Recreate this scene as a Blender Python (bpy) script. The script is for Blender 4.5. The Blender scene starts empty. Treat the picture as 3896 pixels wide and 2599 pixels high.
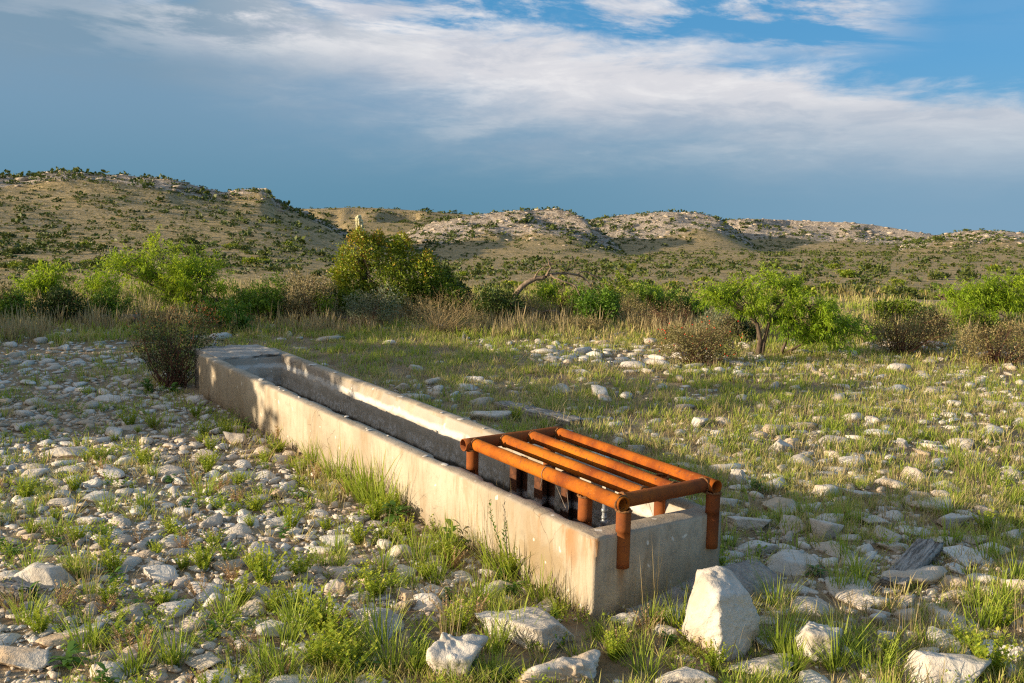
import bpy, bmesh, math, random
import numpy as np
from mathutils import Vector, Matrix

S = bpy.context.scene
C = S.collection
R = math.radians
RNG = np.random.default_rng(7)
random.seed(7)

# ------------------------------------------------------------------ camera
CAM_H = 2.19
PITCH = R(6.1)
cam = bpy.data.cameras.new('camera'); cam_o = bpy.data.objects.new('camera', cam); C.objects.link(cam_o)
cam.sensor_width = 36; cam.lens = 34.97; cam.clip_end = 20000; cam.clip_start = 0.05
cam_o.location = (0, 0, CAM_H); cam_o.rotation_euler = (R(90) - PITCH, 0, 0)
S.camera = cam_o

# ------------------------------------------------------------------ light
SUN_AZ, SUN_EL = R(-106), R(12.5)          # azimuth clockwise from +Y (the view direction): low, from the left
sun_dir = Vector((math.sin(SUN_AZ) * math.cos(SUN_EL), math.cos(SUN_AZ) * math.cos(SUN_EL), math.sin(SUN_EL)))
sl = bpy.data.lights.new('sun', 'SUN'); sl.energy = 5.0; sl.angle = R(0.6); sl.color = (1.0, 0.825, 0.585)
so = bpy.data.objects.new('sun', sl); C.objects.link(so)
so.rotation_euler = sun_dir.to_track_quat('Z', 'Y').to_euler(); so.location = (-20, -6, 12)

S.view_settings.view_transform = 'Standard'; S.view_settings.look = 'None'
S.view_settings.exposure = 0.76; S.view_settings.gamma = 1.0; S.view_settings.use_curve_mapping = False
S.cycles.filter_width = 1.25; S.cycles.use_denoising = False
S.cycles.max_bounces = 5; S.cycles.diffuse_bounces = 3; S.cycles.glossy_bounces = 2
S.cycles.transmission_bounces = 4; S.cycles.transparent_max_bounces = 6
S.cycles.sample_clamp_indirect = 4.0


# ------------------------------------------------------------------ node helper
class NT:
    def __init__(s, tree): s.t = tree; s.n = tree.nodes; s.n.clear()
    def node(s, typ, props=None, **ins):
        n = s.n.new(typ)
        for k, v in (props or {}).items(): setattr(n, k, v)
        for k, v in ins.items():
            key = k.replace('_', ' ')
            sock = n.inputs[int(k[1:])] if (k[0] == 'i' and k[1:].isdigit()) else n.inputs[key]
            s.put(sock, v)
        return n
    def put(s, sock, v):
        if isinstance(v, bpy.types.NodeSocket): s.t.links.new(v, sock)
        elif isinstance(v, bpy.types.Node): s.t.links.new(v.outputs[0], sock)
        else:
            if isinstance(v, (tuple, list)) and len(v) == 3 and sock.type == 'RGBA': v = (*v, 1)
            sock.default_value = v
    def math(s, op, a, b=0.0, c=0.0, clamp=False):
        n = s.n.new('ShaderNodeMath'); n.operation = op; n.use_clamp = clamp
        s.put(n.inputs[0], a); s.put(n.inputs[1], b); s.put(n.inputs[2], c)
        return n.outputs[0]
    def vmath(s, op, a, b=(0, 0, 0)):
        n = s.n.new('ShaderNodeVectorMath'); n.operation = op
        s.put(n.inputs[0], a); s.put(n.inputs[1], b)
        return n.outputs[0]
    def mix(s, f, a, b, blend='MIX'):
        n = s.n.new('ShaderNodeMix'); n.data_type = 'RGBA'; n.blend_type = blend; n.clamp_factor = True
        s.put(n.inputs[0], f); s.put(n.inputs[6], a); s.put(n.inputs[7], b)
        return n.outputs[2]
    def map(s, v, a, b, c=0.0, d=1.0, smooth=True):
        n = s.n.new('ShaderNodeMapRange'); n.interpolation_type = 'SMOOTHSTEP' if smooth else 'LINEAR'
        s.put(n.inputs[0], v)
        for i, x in enumerate((a, b, c, d)): s.put(n.inputs[1 + i], x)
        return n.outputs[0]
    def noise(s, vec, scale, detail=4, rough=0.55, dist=0.0):
        n = s.node('ShaderNodeTexNoise', None, Scale=scale, Detail=detail, Roughness=rough, Distortion=dist)
        if vec is not None: s.put(n.inputs['Vector'], vec)
        return n.outputs['Fac']
    def ramp(s, f, stops):
        n = s.n.new('ShaderNodeValToRGB'); cr = n.color_ramp
        while len(cr.elements) < len(stops): cr.elements.new(0.5)
        for e, (p, c) in zip(cr.elements, stops): e.position = p; e.color = (*c, 1)
        s.put(n.inputs[0], f)
        return n.outputs[0]


# ------------------------------------------------------------------ sky: physical sky with a cloud bank and wisps
W = bpy.data.worlds.new('World'); S.world = W; W.use_nodes = True
t = NT(W.node_tree)
sky = t.node('ShaderNodeTexSky', dict(sky_type='NISHITA', sun_disc=False, sun_elevation=R(14), sun_rotation=SUN_AZ,
                                      altitude=1200, air_density=1.0, dust_density=0.7, ozone_density=2.5))
tc = t.node('ShaderNodeTexCoord')
D = t.vmath('NORMALIZE', tc.outputs['Generated'])
sp = t.node('ShaderNodeSeparateXYZ', None, Vector=D)
dx, dy, dz = sp.outputs
el = t.math('MAXIMUM', dz, 0.0)
hz = t.math('SQRT', t.math('ADD', t.math('MULTIPLY', dx, dx), t.math('MULTIPLY', dy, dy)))
sx = t.math('DIVIDE', dx, t.math('MAXIMUM', hz, 0.05))           # sine of the azimuth
cloudv = t.node('ShaderNodeCombineXYZ', None, X=t.math('ARCTAN2', dx, dy), Y=t.math('MULTIPLY', el, 3.7), Z=0.37).outputs[0]
warp = t.noise(cloudv, 3.2, 5, 0.55)
fine = t.noise(t.vmath('ADD', cloudv, (3.1, 1.7, 0)), 10.0, 8, 0.66, 0.35)
# the bank's upper rim slopes down towards the right
rim = t.math('SUBTRACT', 0.203, t.math('MULTIPLY', sx, 0.13))
d1 = t.math('SUBTRACT', rim, el)
d1 = t.math('ADD', d1, t.math('MULTIPLY', t.math('SUBTRACT', warp, 0.5), 0.17))
d1 = t.math('ADD', d1, t.math('MULTIPLY', t.math('SUBTRACT', fine, 0.5), 0.09))
bank = t.map(d1, -0.010, 0.034)
depth = t.map(d1, 0.045, 0.15)                                     # thicker and greyer below the rim
low = t.map(el, 0.015, 0.12)
bank_a = t.math('MULTIPLY', bank, t.math('SUBTRACT', 0.96, t.math('MULTIPLY', depth, 0.18)))
# loose wisps above the rim
wispv = t.node('ShaderNodeCombineXYZ', None, X=t.math('MULTIPLY', t.math('ARCTAN2', dx, dy), 0.62),
               Y=t.math('ADD', t.math('MULTIPLY', el, 3.0), t.math('MULTIPLY', t.math('ARCTAN2', dx, dy), 0.25)), Z=4.6).outputs[0]
wn = t.noise(wispv, 7.5, 8, 0.64, 0.25)
thr = t.map(el, 0.24, 0.55, 0.0, 0.13)                            # unseen overhead cloud thickened to raise the ambient light
wisp = t.math('MULTIPLY', t.map(t.math('ADD', wn, thr), 0.43, 0.57), t.map(el, 0.15, 0.20))
wisp = t.math('MULTIPLY', wisp, t.math('SUBTRACT', 0.94, t.math('ADD', t.math('MULTIPLY', t.map(sx, 0.30, 0.40), 0.9), t.math('MULTIPLY', t.map(sx, -0.25, -0.40), 0.7))))     # clear towards the right
skyc = t.mix(0.70, sky, (0.22, 1.85, 3.75))
skyc = t.mix(t.map(el, 0.17, 0.0), skyc, (0.95, 2.2, 3.2))
bright = t.mix(t.math('MULTIPLY', depth, 0.92), (4.7, 4.65, 4.85), (1.38, 2.25, 3.2))
puff = t.noise(t.vmath('MULTIPLY', cloudv, (1.0, 1.1, 1.0)), 7.5, 8, 0.64, 0.35)
bright = t.mix(t.math('MULTIPLY', t.map(puff, 0.50, 0.36), 0.36), bright, (2.3, 2.75, 3.5))
bright = t.mix(t.math('MULTIPLY', t.map(puff, 0.50, 0.66), t.math('SUBTRACT', 0.6, t.math('MULTIPLY', depth, 0.5))), bright, (5.9, 5.75, 5.7))
leftgrey = t.mix(t.map(sx, -0.02, -0.36), bright, (1.36, 2.1, 2.8))
veil = t.mix(t.map(el, 0.15, 0.02), leftgrey, t.mix(t.map(sx, -0.1, 0.45), (0.74, 1.68, 2.42), (1.45, 2.4, 3.3)))
col = t.mix(bank_a, skyc, veil)
col = t.mix(wisp, col, t.mix(t.map(puff, 0.35, 0.62), (3.7, 3.9, 4.4), (5.4, 5.35, 5.45)))
toward = t.node('ShaderNodeVectorMath', dict(operation='DOT_PRODUCT')); t.put(toward.inputs[0], D); toward.inputs[1].default_value = sun_dir
col = t.mix(t.math('POWER', t.math('MAXIMUM', toward.outputs['Value'], 0.0), 4.0), col, (8.0, 6.2, 4.2))   # the cloud glows round the low sun
bg = t.node('ShaderNodeBackground', None, Color=col, Strength=0.092)
t.t.links.new(bg.outputs[0], t.node('ShaderNodeOutputWorld').inputs['Surface'])


# ------------------------------------------------------------------ numeric helpers
FV, CX, CY = 2282.4, 1175.0, 783.8
cp, sp_ = math.cos(PITCH), math.sin(PITCH)
P0 = np.array([0.457, 5.472, 0.0]); YAW = 0.591
DV = np.array([-math.sin(YAW), math.cos(YAW)]); RV = np.array([math.cos(YAW), math.sin(YAW)])
TILT = 0.04

def sstep(a, b, x):
    q = np.clip((np.asarray(x, float) - a) / (b - a), 0, 1)
    return q * q * (3 - 2 * q)

def vnoise(x, y, seed=0):
    xi = np.floor(x).astype(np.int64); yi = np.floor(y).astype(np.int64)
    fx = x - xi; fy = y - yi
    fx = fx * fx * fx * (fx * (fx * 6 - 15) + 10); fy = fy * fy * fy * (fy * (fy * 6 - 15) + 10)
    def h(a, b):
        n = (a * 374761393 + b * 668265263 + seed * 1274126177) & 0x7fffffff
        n = ((n ^ (n >> 13)) * 1274126177) & 0x7fffffff
        return ((n ^ (n >> 16)) & 0xffff) / 32767.5 - 1
    return (h(xi, yi) * (1 - fx) + h(xi + 1, yi) * fx) * (1 - fy) + (h(xi, yi + 1) * (1 - fx) + h(xi + 1, yi + 1) * fx) * fy

def fbm(x, y, seed=0, octv=4, gain=0.5):
    s = 0; a = 1; f = 1; tot = 0
    for o in range(octv):
        s = s + a * vnoise(x * f, y * f, seed + o * 17); tot += a; a *= gain; f *= 2.03
    return s / tot

def zv(vy, y):
    """height that a point at forward distance y has when it is seen at photo row vy"""
    v = (CY - vy) / FV
    return CAM_H + y * (v * cp - sp_) / (cp + v * sp_)

LAYERS = [  # (crest row by photo column, crest distance, base distance, back width, seed)
    (dict(x=[-900, -500, -200, 0, 70, 105, 150, 200, 300, 400, 470, 520, 560, 600, 622, 632, 660, 700, 750, 800, 900, 1000, 1100],
          y=[420, 396, 394, 402, 405, 398, 394, 398, 402, 412, 430, 440, 434, 434, 445, 462, 473, 492, 512, 535, 560, 580, 620]), 330, 105, 60, 3),
    (dict(x=[400, 600, 700, 800, 900, 1000, 1100, 1200, 1400], y=[500, 486, 480, 476, 478, 486, 494, 510, 540]), 820, 560, 160, 9),
    (dict(x=[780, 850, 900, 950, 1000, 1100, 1200, 1280, 1315, 1345, 1385, 1425, 1480], y=[600, 572, 548, 524, 508, 491, 481, 481, 490, 508, 540, 570, 610]), 400, 285, 55, 21),
    (dict(x=[1180, 1300, 1360, 1450, 1520, 1600, 1645, 1680, 1715, 1750, 1800], y=[560, 522, 505, 493, 487, 489, 500, 520, 550, 580, 620]), 480, 365, 60, 33),
    (dict(x=[1500, 1600, 1700, 1750, 1850, 1950, 2050, 2100, 2180, 2260, 2330], y=[536, 511, 502, 502, 507, 511, 523, 532, 546, 566, 600]), 570, 440, 80, 41),
    (dict(x=[2020, 2100, 2150, 2200, 2250, 2300, 2400, 2600, 2900], y=[588, 553, 539, 530, 526, 529, 541, 552, 590]), 470, 350, 70, 55),
]
PR = np.array([0, 26, 35, 60, 120, 220, 300, 400, 600, 1200, 3000, 9000])
PZ = np.array([0.0, 0.6, 0.10, -1.5, -3.1, -4.3, -4.8, -4.6, -8, -30, -110, -420])

def terrain(x, y):
    """ground height and bareness of the rock at (x, y)"""
    x = np.asarray(x, float); y = np.asarray(y, float)
    r = np.hypot(x, y); az = np.arctan2(x, y)
    near = TILT * ((x - P0[0]) * DV[0] + (y - P0[1]) * DV[1])
    near = np.clip(near, -0.35, 0.95)
    near = near + 0.03 * fbm(x * 0.9, y * 0.9, 5, 3) * sstep(0, 2, r)
    far = np.interp(r, PR, PZ) + 0.35 * fbm(x / 18, y / 18, 8, 3) * sstep(26, 80, r)
    k = sstep(19, 34, r)
    z = near * (1 - k) + far * k
    rock = np.zeros_like(z)
    if r.ndim == 0 or not (r > 60).any(): return z, rock
    ff = r > 60
    if not ff.all():
        z[ff], rock[ff] = hills(x[ff], y[ff], z[ff], r[ff], az[ff]); return z, rock
    return hills(x, y, z, r, az)

def hills(x, y, z, r, az):
    rock = np.zeros_like(z)
    front = np.cos(az)
    vx = CX + FV * np.tan(np.clip(az, -1.2, 1.2)) / cp
    vx = np.where(front > 0.1, vx, 99999 * np.sign(x))
    for tab, rc, rb, wb, sd in LAYERS:
        wob = fbm(x / 40, y / 40, sd, 3)
        gx = np.arange(-1400, 3800, 10.0)
        gy = np.interp(gx, tab['x'], tab['y'], left=tab['y'][0] + 150 if sd != 3 else 420, right=tab['y'][-1] + 100)
        ker = np.exp(-(np.arange(-300, 301, 10.0) / (110 if sd == 3 else 30)) ** 2); gs = np.convolve(np.pad(gy, 30, 'edge'), ker / ker.sum(), 'valid')
        vy = np.interp(vx, gx, gy); vys = np.interp(vx, gx, gs)
        rcc = rc * (1 + 0.05 * fbm(az * 7, az * 0 + 3, sd + 5, 2))
        zc = zv(vy, rcc * np.maximum(front, 0.3))
        base = np.interp(rcc, PR, PZ)
        hgt = np.maximum(zc - base, 0)
        tt = np.clip((r - rb + 9 * wob) / (rcc - rb), 0, 1)
        prof = 0.30 * tt + 0.70 * tt ** 2.1
        prof = np.where(r > rcc, np.exp(-((r - rcc) / wb) ** 2), prof)
        hsm = np.maximum(zv(vys, rcc * np.maximum(front, 0.3)) - base, 0)
        kk = sstep(0.45, 0.97, prof) if sd == 3 else sstep(0.1, 0.7, prof); hz_ = (hsm * (1 - kk) + hgt * kk) * prof
        gul = np.abs(fbm(az * 15 + 0.45 * wob, r / 90, sd + 80, 2))
        hz_ = hz_ * (1 - (0.0 if sd == 3 else 0.26) * (1 - sstep(0, 0.45, gul)) * sstep(0.12, 0.45, prof) * (1 - sstep(0.82, 1.0, prof)))
        rough = (fbm(x / 24, y / 11, sd + 60, 4) * 1.2 + fbm(x / 40 + y / 55, y / 30, sd + 62, 2) * 1.3 + fbm(x / 8, y / 3.5, sd + 61, 2) * 0.6) * (0.25 + 0.75 * sstep(0.25, 0.8, prof)) * sstep(0.02, 0.2, prof) * sstep(1, 8, hgt) * (1 - 0.75 * sstep(0.94, 1.0, prof))
        znew = base * 0 + np.interp(r, PR, PZ) + hz_ + rough
        win = znew > z
        bare = sstep(0.22, 0.72, prof + 0.22 * fbm(x / 22, y / 22, sd + 71, 3)) * sstep(1.0, 3.5, hgt)
        if sd == 9: bare = bare * 0.35
        if sd == 3: bare = sstep(0.74, 0.93, prof + 0.10 * fbm(x / 22, y / 22, sd + 71, 3))
        rock = np.where(win & (hz_ > 0.3), bare, rock)
        z = np.where(win & (r > 60), znew, z)
    return z, rock

def ray(vx, vy):
    u = (vx - CX) / FV; v = (CY - vy) / FV
    return np.array([u, cp + sp_ * v, -sp_ + cp * v])

def G(vx, vy):
    """the ground point seen at photo column vx, row vy"""
    d = ray(vx, vy); d = d / d[1]; lo, hi = 2.0, 3000.0
    ys = np.concatenate([np.linspace(3, 40, 500), np.linspace(40, 900, 900)])
    h = CAM_H + d[2] * ys - terrain(d[0] * ys, ys)[0]
    i = np.argmax(h < 0) if (h < 0).any() else len(ys) - 1
    y = ys[i]
    return np.array([d[0] * y, y, terrain(d[0] * y, y)[0]])

def at(vx, vy, y):
    """the point at forward distance y seen at photo column vx, row vy"""
    d = ray(vx, vy); d = d / d[1] * y
    return np.array([d[0], d[1], CAM_H + d[2]])

def px(y):
    """metres per photo column at forward distance y"""
    return y / FV

def gz(x, y): return float(terrain(np.array([x]), np.array([y]))[0][0])

def trough_uv(x, y):
    ax = x - P0[0]; ay = y - P0[1]
    return ax * RV[0] + ay * RV[1], ax * DV[0] + ay * DV[1]

# ------------------------------------------------------------------ mesh helpers
def build_mesh(name, V, Fs, mat=None, smooth=False, attrs=None):
    V = np.asarray(V, np.float32)
    if not isinstance(Fs, list): Fs = [Fs]
    Fs = [np.asarray(f, np.int32) for f in Fs if len(f)]
    me = bpy.data.meshes.new(name)
    me.vertices.add(len(V)); me.vertices.foreach_set('co', V.ravel())
    loops = np.concatenate([f.ravel() for f in Fs]); sizes = np.concatenate([np.full(len(f), f.shape[1], np.int32) for f in Fs])
    me.loops.add(len(loops)); me.loops.foreach_set('vertex_index', loops)
    me.polygons.add(len(sizes)); st = np.concatenate([[0], np.cumsum(sizes)[:-1]]).astype(np.int32)
    me.polygons.foreach_set('loop_start', st)
    if smooth: me.polygons.foreach_set('use_smooth', np.ones(len(sizes), bool))
    for k, v in (attrs or {}).items():
        a = me.attributes.new(k, 'FLOAT', 'POINT'); a.data.foreach_set('value', np.asarray(v, np.float32))
    me.update(calc_edges=True)
    if mat: me.materials.append(mat)
    return me

def obj(name, me, parent=None):
    o = bpy.data.objects.new(name, me); C.objects.link(o)
    if parent is not None: o.parent = parent
    return o

def tag(o, label=None, cat=None, group=None, kind=None):
    if label: o['label'] = label
    if cat: o['category'] = cat
    if group: o['group'] = group
    if kind: o['kind'] = kind
    return o

def empty(name, loc):
    o = bpy.data.objects.new(name, None); C.objects.link(o); o.location = loc; o.empty_display_size = 0.1
    return o

class MB:
    """collects vertices and faces of one mesh"""
    def __init__(s): s.V = []; s.F = {}; s.n = 0; s.A = {}
    def add(s, V, Fs, **attrs):
        V = np.asarray(V, float).reshape(-1, 3)
        for f in (Fs if isinstance(Fs, list) else [Fs]):
            f = np.asarray(f)
            if len(f): s.F.setdefault(f.shape[1], []).append(f + s.n)
        s.V.append(V); s.n += len(V)
        for k, v in attrs.items(): s.A.setdefault(k, []).append(np.broadcast_to(v, (len(V),)).astype(float))
    def mesh(s, name, mat=None, smooth=False):
        return build_mesh(name, np.concatenate(s.V), [np.concatenate(f) for f in s.F.values()], mat, smooth,
                          {k: np.concatenate(v) for k, v in s.A.items()})
    def data(s):
        return np.concatenate(s.V), [np.concatenate(f) for f in s.F.values()], {k: np.concatenate(v) for k, v in s.A.items()}

def tube(mb, pts, rad, n=6, cap=True, **attrs):
    pts = np.asarray(pts, float); m = len(pts); rad = np.broadcast_to(rad, (m,))
    tan = np.gradient(pts, axis=0); tan /= np.linalg.norm(tan, axis=1, keepdims=True) + 1e-9
    ref = np.array([0.31, 0.2, 0.93]) if abs(tan[:, 2]).mean() < 0.85 else np.array([1.0, 0.1, 0.05])
    a = np.cross(tan, ref); a /= np.linalg.norm(a, axis=1, keepdims=True) + 1e-9
    b = np.cross(tan, a)
    th = np.arange(n) / n * 2 * np.pi
    V = pts[:, None] + rad[:, None, None] * (a[:, None] * np.cos(th)[None, :, None] + b[:, None] * np.sin(th)[None, :, None])
    i = np.arange(m - 1)[:, None] * n; j = np.arange(n)[None]
    F = np.stack([i + j, i + (j + 1) % n, i + n + (j + 1) % n, i + n + j], -1).reshape(-1, 4)
    Fs = [F]
    if cap: Fs += [np.arange(n)[::-1][None], (np.arange(n) + (m - 1) * n)[None]]
    mb.add(V.reshape(-1, 3), Fs, **attrs)

def pipe(mb, p, q, r, wall=0.006, n=28, seg=10, dent=0.0012, seed=0):
    """hollow pipe with open ends and slight dents"""
    p = np.asarray(p, float); q = np.asarray(q, float); ax = (q - p) / np.linalg.norm(q - p)
    ref = np.array([0, 0, 1.0]) if abs(ax[2]) < 0.8 else np.array([1.0, 0, 0])
    a = np.cross(ax, ref); a /= np.linalg.norm(a); b = np.cross(ax, a)
    th = np.arange(n) / n * 2 * np.pi; rg = np.random.default_rng(seed)
    ss = np.linspace(0, 1, seg + 1); V = []
    ring = a[None] * np.cos(th)[:, None] + b[None] * np.sin(th)[:, None]
    for k in ss: V.append(p + (q - p) * k + ring * (r + dent * vnoise(th * 1.3, np.full(n, k * 9.0), seed))[:, None])
    for k in (1.0, 0.0): V.append(p + (q - p) * k + ring * (r - wall))
    V.append(p + (q - p) * 0.12 + ring * (r - wall)); V.append(p + (q - p) * 0.88 + ring * (r - wall))
    m = seg + 1; j = np.arange(n)
    def band(u, w): return np.stack([u * n + j, u * n + (j + 1) % n, w * n + (j + 1) % n, w * n + j], -1)
    F = [band(i, i + 1) for i in range(seg)] + [band(seg, m), band(m, m + 3), band(m + 3, m + 2), band(m + 2, m + 1), band(m + 1, 0)]
    mb.add(np.concatenate(V), np.concatenate(F))

_ico = {}
def ico(sub):
    if sub not in _ico:
        bm = bmesh.new(); bmesh.ops.create_icosphere(bm, subdivisions=sub, radius=1.0)
        bm.verts.ensure_lookup_table()
        _ico[sub] = (np.array([v.co[:] for v in bm.verts]), np.array([[v.index for v in f.verts] for f in bm.faces])); bm.free()
    return _ico[sub]

def rock_shape(seed, sub=3, planes=11, rough=0.05, sharp=24, lo=0.50):
    """a rounded, faceted stone of about unit half-size"""
    V, F = ico(sub); rg = np.random.default_rng(seed)
    N = rg.normal(size=(planes, 3)); N /= np.linalg.norm(N, axis=1, keepdims=True)
    N = np.concatenate([N, [[0.1, 0.05, 0.99], [0, 0.1, -0.99]]]); Dd = np.concatenate([rg.uniform(lo, 1.0, planes), [0.8, 0.8]])
    k = np.maximum(V @ N.T, 0.02) / Dd[None]
    r = 1.0 / (np.sum(k ** sharp, axis=1) ** (1 / sharp))
    r = np.minimum(r, 2.0)
    nz = fbm(V[:, 0] * 2.3 + seed, V[:, 1] * 2.3 + V[:, 2] * 1.7, seed, 2) + 0.5 * fbm(V[:, 0] * 5 + V[:, 2] * 3, V[:, 1] * 5 - seed, seed + 4, 2)
    P = V * (r * (1 + rough * nz))[:, None]
    P /= np.abs(P).max(axis=0)[None]
    return P, F

def place(V, pos, rz=0.0, scale=(1, 1, 1), tilt=(0, 0)):
    P = V * np.asarray(scale)
    m = np.array(Matrix.Rotation(rz, 3, 'Z') @ Matrix.Rotation(tilt[0], 3, 'X') @ Matrix.Rotation(tilt[1], 3, 'Y'))
    return P @ m.T + np.asarray(pos)

def merge(name, templates, idx, pos, rz, scale, mat, smooth=False, tint=None, tilt=None):
    """many copies of a few templates joined into one mesh"""
    mb = MB(); N = len(idx)
    tint = RNG.random(N) if tint is None else tint
    scale = np.asarray(scale, float)
    if scale.ndim == 1: scale = np.repeat(scale[:, None], 3, 1)
    for k, tp in enumerate(templates):
        s = np.where(idx == k)[0]
        if not len(s): continue
        V, Fs = tp[0], tp[1] if isinstance(tp[1], list) else [tp[1]]
        A = tp[2] if len(tp) > 2 else {}
        P = V[None] * scale[s][:, None]
        if tilt is not None:
            tx = tilt[s][:, 0][:, None]; y0 = P[..., 1] * np.cos(tx) - P[..., 2] * np.sin(tx); z0 = P[..., 1] * np.sin(tx) + P[..., 2] * np.cos(tx)
            P = np.stack([P[..., 0], y0, z0], -1)
        c, sn = np.cos(rz[s])[:, None], np.sin(rz[s])[:, None]
        Q = np.stack([P[..., 0] * c - P[..., 1] * sn, P[..., 0] * sn + P[..., 1] * c, P[..., 2]], -1) + pos[s][:, None]
        off = (np.arange(len(s)) * len(V))[:, None, None]
        tv_ = np.repeat(tint[s], len(V))
        if 'lt' in A: tv_ = np.clip(.5 * tv_ + .5 * np.tile(A['lt'], len(s)), 0, 1)
        mb.add(Q.reshape(-1, 3), [(f[None] + off).reshape(-1, f.shape[1]) for f in Fs],
               tint=tv_, **{a: np.tile(v, len(s)) for a, v in A.items() if a != 'lt'})
    return mb.mesh(name, mat, smooth)


# ------------------------------------------------------------------ materials
MATS = {}
def material(name):
    m = bpy.data.materials.new(name); m.use_nodes = True; t = NT(m.node_tree); MATS[name] = m
    return m, t
def finish(t, bsdf, m=None):
    o = t.node('ShaderNodeOutputMaterial'); t.t.links.new(bsdf.outputs[0], o.inputs['Surface'])
def pbsdf(t, col, rough=0.9, bump=None, bs=0.3, bd=0.02, spec=0.25, **kw):
    b = t.node('ShaderNodeBsdfPrincipled', None, Base_Color=col, Roughness=rough)
    b.inputs['Specular IOR Level'].default_value = spec
    if bump is not None:
        bn = t.node('ShaderNodeBump', None, Strength=bs, Distance=bd, Height=bump); t.t.links.new(bn.outputs[0], b.inputs['Normal'])
    for k, v in kw.items(): t.put(b.inputs[k.replace('_', ' ')], v)
    return b
def attr(t, name): return t.node('ShaderNodeAttribute', dict(attribute_name=name)).outputs['Fac']
def objco(t): return t.node('ShaderNodeTexCoord').outputs['Object']
def worldpos(t): return t.node('ShaderNodeNewGeometry').outputs['Position']

def mat_limestone(name, warm=0.0, use_attr=False):
    m, t = material(name); co = worldpos(t)
    n1 = t.noise(co, 5.0, 5, 0.6); n2 = t.noise(co, 38, 5, 0.65); n3 = t.noise(co, 1.3, 2, 0.5)
    rnd = attr(t, 'tint') if use_attr else t.node('ShaderNodeObjectInfo').outputs['Random']
    c = t.mix(t.map(n1, 0.35, 0.68), (0.70, 0.64, 0.56), (0.56, 0.505, 0.43))
    c = t.mix(t.math('MULTIPLY', t.map(rnd, 0.45, 1.0), 0.75), c, (0.47, 0.385, 0.295))
    c = t.mix(t.math('MULTIPLY', t.map(rnd, 0.25, 0.0), 0.6), c, (0.74, 0.71, 0.66))
    c = t.mix(t.math('MULTIPLY', t.map(n2, 0.55, 0.72), 0.5), c, (0.33, 0.28, 0.23))
    c = t.mix(t.math('MULTIPLY', t.map(n3, 0.46, 0.66), 0.6 + warm), c, (0.48, 0.34, 0.21))
    v = t.node('ShaderNodeTexVoronoi', dict(feature='DISTANCE_TO_EDGE'), Vector=co, Scale=7.0).outputs['Distance']
    h = t.math('ADD', t.math('MULTIPLY', n1, 1.2), t.math('MULTIPLY', n2, 0.55))
    h = t.math('ADD', h, t.math('MULTIPLY', t.map(v, 0.0, 0.05), 0.12))
    finish(t, pbsdf(t, c, 0.92, h, 0.75, 0.03, 0.2))
    return m
M_STONE = mat_limestone('limestone')
M_STONE_A = mat_limestone('limestone_loose', 0, True)

def mat_outcrop():
    m, t = material('weathered_outcrop'); co = worldpos(t); n = t.noise(co, 1.2, 4, .7)
    c = t.mix(attr(t, 'tint'), (0.50, 0.42, 0.335), (0.36, 0.295, 0.225)); c = t.mix(t.map(n, .5, .7), c, (0.24, 0.195, 0.14))
    finish(t, pbsdf(t, c, .95, n, .8, .3, .1)); return m
M_OUTCROP = mat_outcrop()

def mat_boulder():
    m, t = material('limestone_boulder'); co = worldpos(t)
    n1 = t.noise(co, 3.2, 6, 0.62); n2 = t.noise(co, 16, 6, 0.7); n3 = t.noise(t.vmath('MULTIPLY', co, (1, 1, 1.6)), 1.7, 3, 0.5)
    c = t.mix(t.map(n1, 0.36, 0.66), (0.62, 0.57, 0.50), (0.47, 0.41, 0.335))
    c = t.mix(t.math('MULTIPLY', t.map(n3, 0.54, 0.68), 0.65), c, (0.50, 0.33, 0.17))
    c = t.mix(t.math('MULTIPLY', t.map(n2, 0.57, 0.7), 0.5), c, (0.30, 0.25, 0.20))
    h = t.math('ADD', n1, t.math('MULTIPLY', n2, 0.6))
    finish(t, pbsdf(t, c, 0.92, h, 0.9, 0.035, 0.2)); return m
M_BOULDER = mat_boulder()

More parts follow.
